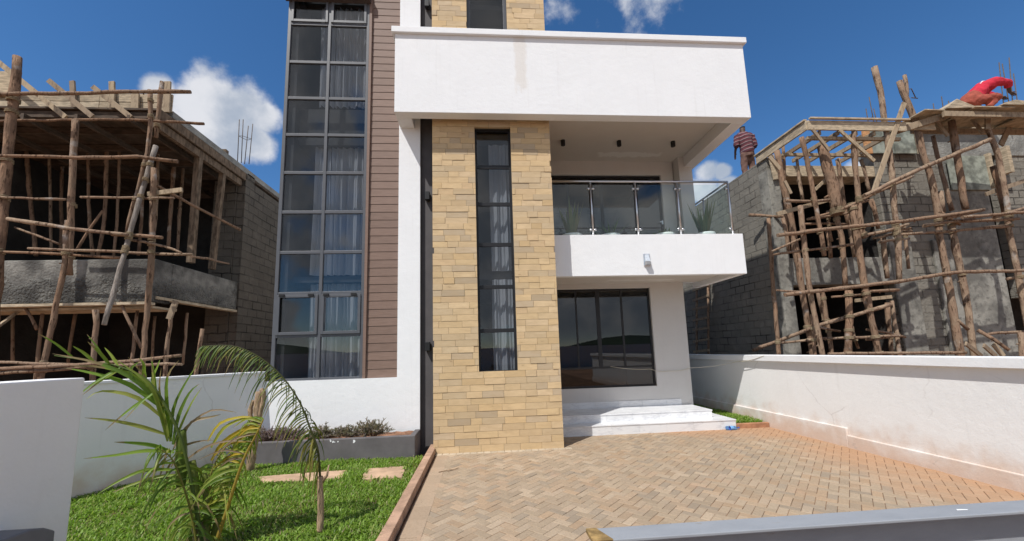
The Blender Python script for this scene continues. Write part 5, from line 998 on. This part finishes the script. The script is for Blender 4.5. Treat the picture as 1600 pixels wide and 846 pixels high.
for o1,n1_,g1,P1,r1 in PO:
    if n1_ != 'scaffold_pole': continue
    for o2,n2_,g2,P2,r2 in PO:
        if g1 != g2 or n2_ not in ('ledger_pole','brace_pole'): continue
        q = at_x(P2, sum(p.x for p in P1)/len(P1))
        if q is None: continue
        w = at_z(P1, q.z)
        if w is None: continue
        q = at_x(P2, w[0].x) or q; w = at_z(P1, q.z)
        if w is None or abs(q.y-w[0].y) > .36: continue
        p_,d_2 = w; u_ = d_2.cross(Vector((0,1,0))).normalized(); v_ = d_2.cross(u_); b = MB(); R = r1*1.2; pts = []
        for k in range(34):
            an = 2*math.pi*k/11; pts.append(p_+u_*math.cos(an)*R+v_*math.sin(an)*R+d_2*((k/33-.5)*.07))
        b.tube(pts, .009, 5); b.build('rope_tie', M['rope'], o1, fix=False); ties += 1
for label, bars in CAGES:
    c0 = Vector(bars[0][0]); t_ = thing('rebar_cage', label, 'rebar', c0)
    hi = []
    for br_ in bars:
        b = MB(); P = [Vector(p) for p in br_]
        if len(bars) == 4: off = [(0,0,0),(0,.0,0),(0,.06,0),(0,.06,0)][bars.index(br_)]; P = [p+Vector(off) for p in P]
        b.tube(P, .011, 6); b.build('bar', M['rebar'], t_); hi.append(P[0].lerp(P[-1],.62))
    if len(hi) >= 3:
        b = MB(); order = [0,1,3,2] if len(hi) == 4 else [0,1,2]
        q = [hi[i] for i in order]; b.tube(q+[q[0]], .006, 6); b.build('stirrup', M['rebar'], t_)
# ladder leaning on the block wall
ld = thing('ladder', 'rough timber ladder against the shaded block wall behind the entrance', 'ladder', (6.85,11.6,0))
XF = 1.087
for y in (11.35,12.0):
    b = MB(); b.tube([(6.60,y,-.05),(6.93,y-.1,4.0)], .035, 8, None, .08); b.build('rail', M['pole'], ld, fix=False)
for k in range(11):
    z = .3+k*.33; x = 6.60+.33*z/4.05; b = MB(); b.bar((x-.03,11.2,z+random.uniform(-.05,.05)),(x-.03,12.08,z+random.uniform(-.05,.05)),.07,.03,nrm=(1,0,0)); b.build('rung', M['plank'], ld, .003)
XF = None
# ------------------------------------------------------------------ palms
GR = [(.17,.27,.035),(.21,.30,.04),(.13,.21,.03),(.27,.33,.06),(.32,.33,.08)]; YE = [(.42,.33,.04),(.50,.36,.04),(.32,.33,.05)]; BR = [(.33,.24,.15),(.26,.18,.11)]
def strip(b, pts, w, col, up=Vector((0,-1,.25)), fold=.25):
    P = [Vector(p) for p in pts]; Q = []
    n = 9
    for i in range(n+1):      # Catmull-like resample
        s = i/n*(len(P)-1); k = min(int(s),len(P)-2); u_ = s-k
        p0,p1,p2,p3 = P[max(k-1,0)],P[k],P[k+1],P[min(k+2,len(P)-1)]
        Q.append(.5*((2*p1)+(p2-p0)*u_+(2*p0-5*p1+4*p2-p3)*u_*u_+(3*p1-p0-3*p2+p3)*u_**3))
    vs = []
    for i in range(n+1):
        s = i/n; t_ = (Q[min(i+1,n)]-Q[max(i-1,0)]).normalized(); sd = t_.cross(up).normalized(); nn = sd.cross(t_)
        ww = w*min(1,.35+2.2*s)*(1-s**2.2)+.0015
        vs += [Q[i]-sd*ww/2+nn*ww*fold, Q[i], Q[i]+sd*ww/2+nn*ww*fold]
    m = n-random.choice((0,0,1,1,2,3)); f_ = lambda r: [(3*i+k,3*i+k+1,3*i+k+4,3*i+k+3) for i in r for k in (0,1)]
    b.add(vs, f_(range(m)), col, True); o_ = len(b.v)-len(vs)
    for q in f_(range(m,n)): b.f.append(tuple(o_+i for i in q)); b.c.append((.27,.20,.10)); b.sm.append(True)
def along(pts, s):
    P = [Vector(p) for p in pts]; s = min(max(s,0),1)*(len(P)-1); k = min(int(s),len(P)-2); return P[k].lerp(P[k+1],s-k), (P[k+1]-P[k]).normalized()
def resamp(pts, n=24):
    P = [Vector(p) for p in pts]; Q = []
    for i in range(n+1):
        s = i/n*(len(P)-1); k = min(int(s),len(P)-2); u_ = s-k
        p0,p1,p2,p3 = P[max(k-1,0)],P[k],P[k+1],P[min(k+2,len(P)-1)]
        Q.append(.5*((2*p1)+(p2-p0)*u_+(2*p0-5*p1+4*p2-p3)*u_*u_+(3*p1-p0-3*p2+p3)*u_**3))
    return Q
random.seed(21)
pm = thing('young_palm', 'young palm with green fan of leaflets and yellowing fronds in the lawn, foreground', 'palm', (-2.6,4.05,.05))
b = MB(); b.tube([(-2.6,4.05,.0),(-2.62,4.05,.15),(-2.66,4.03,.32)], [.075,.07,.05], 12, (.20,.17,.08), .08)
for q,r in zip(PALM_STUBS,(.042,.035,.033,.03)):
    Q = resamp(q,8); b.tube(Q, [r*(.8+.25*math.sin(math.pi*i/8)) for i in range(9)], 10, random.choice([(.16,.22,.04),(.22,.26,.06)]), .06)
b.build('trunk', M['leaf'], pm, fix=False)
R0 = resamp(PALM_RACHIS[0])
fd = MB(); fd.tube(R0, [.016*(1-.8*i/24) for i in range(25)], 8, (.13,.18,.045))
for w,k,pts in PALM_LEAVES:
    pal = {'g':GR,'y':YE,'b':BR}[k]
    d = (Vector(pts[0])-Vector((0,0,1.8))).length
    strip(fd, pts, w*d/560*.68, mul(random.choice(pal),random.uniform(.85,1.15)), Vector((random.uniform(-.4,.4),-1,random.uniform(0,.8))))
for k in range(12):   # finer leaflets filling the fan
    s = random.uniform(.42,.98); p,t_ = along(PALM_RACHIS[0], s); side = random.choice((-1,1))
    dirv = (t_*random.uniform(.5,1.)+Vector((side*-.1+.25*(side>0),random.uniform(-.5,.5),side*.75))).normalized(); L_ = random.uniform(.22,.5)*(1.15-.5*s)
    strip(fd, [p,p+dirv*L_*.5,p+dirv*L_+Vector((0,0,-.10*L_))], random.uniform(.018,.03), mul(random.choice(GR),random.uniform(.8,1.2)))
fd.build('frond', M['leaf'], pm, fix=False)
def frond(rach, n, s0, Lr, wr, pal, droop, parent, lean=(0,0,0), r0=.016, rc=(.30,.25,.08), sides=(-1,1)):
    Q = resamp(rach); b = MB(); b.tube(Q, [r0*(1-.75*i/24) for i in range(25)], 8, rc)
    for k in range(n):
        s = s0+(1-s0)*k/(n-1); i = min(int(s*24),23); p = Q[i].lerp(Q[i+1],s*24-i); t_ = (Q[i+1]-Q[i]).normalized()
        for sd in sides:
            sv = t_.cross(Vector((0,-.35,1))).normalized()*sd if abs(t_.z) < .95 else Vector((sd,0,0))
            L_ = random.uniform(*Lr)*(1-.45*max(0,(s-.6)/.4)); d = (t_*random.uniform(.35,.8)+sv*random.uniform(.5,1.)+Vector(lean)+Vector((random.gauss(0,.12),random.gauss(0,.25),random.gauss(0,.1)))).normalized()
            e = Vector((0,0,-droop*L_)); a1 = p+d*L_*.33+e*.12; a2 = p+d*L_*.68+e*.5; a3 = p+d*L_*.9+e*1.15
            strip(b, [p,a1,a2,a3], random.uniform(*wr), mul(random.choice(pal),random.uniform(.75,1.2)))
    return b.build('frond', M['leaf'], parent, fix=False)
frond(PALM_RACHIS[1], 38, .22, (.26,.48), (.016,.028), GR+GR+[YE[2]], .8, pm, (-.6,0,-.25), .02, (.45,.33,.07), (-1,-1))
frond(PALM_RACHIS[2], 34, .12, (.24,.42), (.015,.028), GR, .85, pm, (-.1,0,-.45), .015, (.28,.26,.06))
frond(PALM_RACHIS[3], 20, .15, (.2,.38), (.016,.028), GR+[BR[0]], .9, pm, (.25,0,-.3), .012, (.28,.26,.06))
b = MB()
for k in range(14):
    p,t_ = along(PALM_RACHIS[1], random.uniform(.45,1.)); d = Vector((-1,random.uniform(-.4,.4),random.uniform(-.35,.15))).normalized(); L_ = random.uniform(.2,.42)
    strip(b, [p,p+d*L_*.5+Vector((0,0,.02)),p+d*L_+Vector((0,0,-.08))], random.uniform(.015,.028), mul(random.choice(YE+YE+BR),random.uniform(.8,1.1)))
b.build('dry_leaflets', M['leaf'], pm, fix=False)
p2 = thing('bent_palm', 'thin dry palm stake with one long arching frond, in front of the planter', 'palm', (-1.65,4.25,.05))
b = MB(); Q = resamp(PALM2_TRUNK,10); b.tube(Q, [.026+.004*random.random()+.006*i/10 for i in range(11)], 10, None, .12); b.tube([(-1.655,4.25,.55),(-1.60,4.25,.62),(-1.585,4.25,.72)], [.02,.014,.006], 8, None, .1); b.build('trunk', M['bark'], p2, fix=False)
G2 = [(.10,.15,.03),(.15,.185,.035),(.22,.22,.05),(.085,.13,.03)]
frond(PALM2_RACHIS, 64, .22, (.13,.30), (.010,.017), G2, .85, p2, (-.25,0,-.55), .012, (.10,.11,.035))
b = MB()
for k in range(26):
    p,t_ = along(PALM2_RACHIS, random.uniform(.04,.26)); L_ = random.uniform(.22,.42); dx = random.uniform(-.16,.0)
    strip(b, [p,p+Vector((dx*.6,random.uniform(-.05,.05),-.3*L_)),p+Vector((dx,random.uniform(-.08,.08),-L_))], random.uniform(.010,.018), mul(random.choice([(.30,.27,.07),(.20,.21,.05),(.13,.17,.04)]),random.uniform(.85,1.15)))
b.build('hanging_leaflets', M['leaf'], p2, fix=False)
dp = thing('dead_palm', 'dead brown palm trunk with cut frond bases beside the planter', 'palm', (-3.62,6.6,.05))
for q,r,nm in zip(DRY,(.06,.036,.04),('trunk','frond_base','frond_base')):
    b = MB(); Q = resamp(q,12)
    if nm == 'trunk': Q = [Vector((-3.65,6.6,.02))]+Q
    b.tube(Q, [r*(1.1-.35*i/len(Q))*(1+random.gauss(0,.08)) for i in range(len(Q))], 9, None, .16); b.build(nm, M['bark'], dp, fix=False)
# planter shrubs
SHL = ['purplish low juniper at the left end of the planter','purplish juniper next to the leftmost one in the planter','greenish juniper in the middle of the planter behind the palm stake','small greyish juniper between two others in the planter','largest spiky juniper at the right of the planter']
for i,((x,y,z),l) in enumerate(zip(SHRUBS,SHL)):
    random.seed(40+i); z = .41; R = (.30,.28,.28,.25,.36)[i]; hh = (.20,.19,.17,.16,.24)[i]
    sh = thing('juniper_shrub', l, 'shrub', (x,y,z), 'junipers in the planter'); b = MB(); g = MB()
    pal = [(.125,.085,.105),(.105,.08,.08),(.15,.11,.125)] if i < 2 else [(.115,.11,.08),(.13,.105,.095),(.145,.12,.12)]
    for k in range(80):
        a = random.uniform(0,6.28); e = random.uniform(.05,1.35); L_ = R*random.uniform(.55,1.1)
        d = Vector((math.cos(a)*math.cos(e),.7*math.sin(a)*math.cos(e),math.sin(e)*hh/R+.12)); o_ = Vector((x+random.gauss(0,.06),y+random.gauss(0,.05),z))
        g.tube([o_,o_+d*L_], [.006,.002], 5, (.12,.08,.05))
        for j in range(22):
            s = random.uniform(.25,1.); q = o_+d*L_*s; dd = (d*.7+Vector((random.gauss(0,.5),random.gauss(0,.5),random.gauss(.15,.4)))).normalized(); l_ = random.uniform(.03,.065); sv = dd.cross(Vector((random.gauss(0,1),1,random.gauss(0,1)))).normalized()*.008
            b.add([q-sv,q+sv,q+dd*l_+sv*.3,q+dd*l_-sv*.3],[(0,1,2,3)],mul(random.choice(pal),random.uniform(1.0,2.1)))
    b.build('foliage', M['leaf'], sh, fix=False); g.build('branches', M['bark'], sh, fix=False)
# ------------------------------------------------------------------ people
def skin(name, joints, links, mat, parent, sub=2, root=0):
    me = bpy.data.meshes.new(name); keys = list(joints); me.from_pydata([joints[k][0] for k in keys], [(keys.index(a),keys.index(c)) for a,c in links], [])
    o = bpy.data.objects.new(name, me); COL.objects.link(o)
    m_ = o.modifiers.new('skin','SKIN'); 
    if not me.skin_vertices: me.attributes.new
    bm = bmesh.new(); bm.from_mesh(me); ly = bm.verts.layers.skin.verify(); bm.verts.ensure_lookup_table()
    for i,k in enumerate(keys):
        r = joints[k][1]; bm.verts[i][ly].radius = (r,r) if not hasattr(r,'__len__') else r; bm.verts[i][ly].use_root = (i == root)
    bm.to_mesh(me); bm.free()
    m_.use_smooth_shade = True; s2 = o.modifiers.new('sub','SUBSURF'); s2.levels = sub; s2.render_levels = sub
    me.materials.append(mat); put(o, parent); return o
def hand(J, Lk, wrist, d, side, pre):
    d = Vector(d).normalized(); sv = Vector(side).normalized(); w = Vector(wrist)
    J[pre+'palm'] = (tuple(w+d*.05), (.035,.02)); Lk.append((pre+'wrist',pre+'palm'))
    for i,(o_,L_) in enumerate(((-.03,.07),(-.01,.08),(.01,.075),(.03,.06))):
        a = w+d*.09+sv*o_; c = a+d*L_*.5+Vector((0,0,-.008)); e = a+d*L_+Vector((0,0,-.03))
        for n_,p,r in (('k',a,.010),('m',c,.009),('t',e,.008)): J[pre+n_+str(i)] = (tuple(p),r)
        Lk += [(pre+'palm',pre+'k%d'%i),(pre+'k%d'%i,pre+'m%d'%i),(pre+'m%d'%i,pre+'t%d'%i)]
    a = w+d*.04-sv*.045; J[pre+'th'] = (tuple(a),.011); J[pre+'tt'] = (tuple(a+d*.045-sv*.012),.009); Lk += [(pre+'palm',pre+'th'),(pre+'th',pre+'tt')]
KP = 1.
def off(p, q): return (p[0]+q[0]*KP,p[1]+q[1]*KP,p[2]+q[2]*KP)
def cloth(name, tubes, mat, parent):
    b = MB()
    for pts,rad in tubes: b.tube(pts, rad, 14)
    o = b.build(name, mat, parent, fix=False)
    r = o.modifiers.new('remesh','REMESH'); r.mode = 'VOXEL'; r.voxel_size = .022; r.use_smooth_shade = True
    s = o.modifiers.new('smooth','SMOOTH'); s.iterations = 3; s.factor = .5
    tx = bpy.data.textures.new('cloth_folds','CLOUDS'); tx.noise_scale = .09; d = o.modifiers.new('folds','DISPLACE'); d.texture = tx; d.strength = .04; d.mid_level = .5
    return o
# red worker squatting on the platform, leaning right to tie rebar
B = (11.75,7.77,7.09)
w1 = thing('person', 'worker in red jersey and rust trousers crouching on the platform, reaching for rebar', 'person', B)
J = {'pelvis':(off(B,(0,0,.30)),.13),'belly':(off(B,(.18,.0,.48)),.125),'chest':(off(B,(.40,.02,.66)),.14),'neck':(off(B,(.56,.14,.70)),.06),'head0':(off(B,(.60,.22,.67)),.075),'head':(off(B,(.64,.30,.60)),.095),'chin':(off(B,(.68,.31,.54)),.06)}
Lk = [('pelvis','belly'),('belly','chest'),('chest','neck'),('neck','head0'),('head0','head'),('head','chin')]
for s,pre in ((-1,'n'),(1,'f')):
    y = s*.14; J[pre+'hip'] = (off(B,(.04,y*.8,.26)),.10); J[pre+'knee'] = (off(B,(.50,y*1.3,.33)),.07); J[pre+'ank'] = (off(B,(.20,y*1.2,.07)),.045); J[pre+'toe'] = (off(B,(.40,y*1.3,.035)),.035)
    Lk += [('pelvis',pre+'hip'),(pre+'hip',pre+'knee'),(pre+'knee',pre+'ank'),(pre+'ank',pre+'toe')]
    yy = -.16 if s < 0 else .2; J[pre+'sh'] = (off(B,(.56,yy,.74)),.075); J[pre+'elb'] = (off(B,(.84,yy*1.1,.70)),.048); J[pre+'wrist'] = (off(B,(.99,yy*.5,.53)),.032)
    Lk += [('chest',pre+'sh'),(pre+'sh',pre+'elb'),(pre+'elb',pre+'wrist')]; hand(J, Lk, J[pre+'wrist'][0], (.8,-s*.1,-.25), (0,1,0), pre)
skin('body', J, Lk, M['skin'], w1)
def P(k): return Vector(J[k][0])
cloth('trousers', [([P('pelvis')+Vector((-.10,0,-.13)),P('pelvis')+Vector((-.03,0,-.03)),P('pelvis')+Vector((.06,0,.10)),P('belly')], [.14,.19,.18,.15])]+[([P(k+'hip')+Vector((-.05,0,0)),P(k+'hip'),P(k+'knee')+Vector((-.08,0,.0)),P(k+'knee')], [.12,.125,.085,.078]) for k in 'nf']+[([P(k+'knee'),P(k+'knee').lerp(P(k+'ank'),.5),P(k+'ank')], [.078,.07,.06]) for k in 'nf'], M['maroon'], w1)
cloth('jersey', [([P('pelvis')+Vector((.05,0,.07)),P('belly'),P('belly').lerp(P('chest'),.5),P('chest'),P('chest').lerp(P('neck'),.6)], [.175,.165,.165,.16,.09]),([P('nsh'),P('nsh').lerp(P('chest'),.5),P('chest'),P('fsh')], [.115,.15,.175,.11])]+[([P('chest'),P(k+'sh'),P(k+'sh').lerp(P(k+'elb'),.5),P(k+'elb'),P(k+'elb').lerp(P(k+'wrist'),.5)], [.13,.112,.088,.078,.066]) for k in 'nf'], M['red'], w1)
b = MB(); c = Vector(off(B,(.46,-.02,.83))); b.tube([c+Vector((-.15,-.02,-.075)),c+Vector((-.06,-.01,-.005)),c+Vector((.05,.02,.035))], [.012,.022,.014], 8); b.build('collar', M['whitecloth'], w1)
skin('cap', {'a':(off(B,(.63,.29,.63)),.100),'c':(off(B,(.62,.26,.66)),.09)}, [('a','c')], M['hair'], w1)
# striped worker standing on the slab, back to us
B = (7.85,10.2,6.50); KP = 1.05
w2 = thing('person', 'worker in a maroon striped shirt standing on the block wall beside the white roof', 'person', B)
J = {'pelvis':(off(B,(0,0,.86)),.12),'belly':(off(B,(-.01,0,1.04)),.12),'chest':(off(B,(-.02,.03,1.28)),.14),'neck':(off(B,(0,.07,1.45)),.055),'head0':(off(B,(.01,.10,1.52)),.075),'head':(off(B,(.02,.11,1.60)),.09),'crown':(off(B,(.02,.11,1.67)),.06)}
Lk = [('pelvis','belly'),('belly','chest'),('chest','neck'),('neck','head0'),('head0','head'),('head','crown')]
for s,pre in ((-1,'n'),(1,'f')):
    J[pre+'hip'] = (off(B,(s*.09,0,.80)),.09); J[pre+'knee'] = (off(B,(s*.11,.03,.46)),.06); J[pre+'ank'] = (off(B,(s*.12,0,.08)),.042); J[pre+'toe'] = (off(B,(s*.14,.16,.035)),.035)
    J[pre+'sh'] = (off(B,(s*.20,.04,1.36)),.07); J[pre+'elb'] = (off(B,(s*.28,.02,1.08)),.048); J[pre+'wrist'] = (off(B,(s*.24,.16,.92)),.03)
    Lk += [('pelvis',pre+'hip'),(pre+'hip',pre+'knee'),(pre+'knee',pre+'ank'),(pre+'ank',pre+'toe'),('chest',pre+'sh'),(pre+'sh',pre+'elb'),(pre+'elb',pre+'wrist')]; hand(J, Lk, J[pre+'wrist'][0], (-s*.2,.4,-.8), (0,1,0), pre)
skin('body', J, Lk, M['skin'], w2)
cloth('shirt', [([off(B,(0,0,.80)),off(B,(0,0,.95)),P('belly'),P('chest'),off(B,(-.01,.05,1.40)),off(B,(0,.06,1.46))], [.185,.18,.175,.195,.14,.07]),([P('nsh'),P('chest')+Vector((0,0,.06)),P('fsh')], [.095,.15,.095])]+[([P(k+'sh'),P(k+'sh').lerp(P(k+'elb'),.5),P(k+'elb'),P(k+'elb').lerp(P(k+'wrist'),.35)], [.10,.085,.075,.065]) for k in 'nf'], M['stripe'], w2)
cloth('trousers', [([off(B,(0,0,.70)),off(B,(0,0,.92))], [.165,.17])]+[([off(B,(s*.08,0,.82)),P(k+'knee'),P(k+'ank')], [.115,.088,.075]) for s,k in ((-1,'n'),(1,'f'))], M['brownc'], w2)
skin('cap', {'a':(off(B,(.02,.105,1.63)),.100),'c':(off(B,(.02,.10,1.69)),.075)}, [('a','c')], M['hair'], w2)
b = MB(); b.tube([off(B,(.33,.1,.80)),off(B,(.42,.0,.42)),off(B,(.45,0,.0))], .016, 8); tag(b.build('iron_rod', M['rebar']), 'dark rod held upright at the side of the striped worker', 'rod')
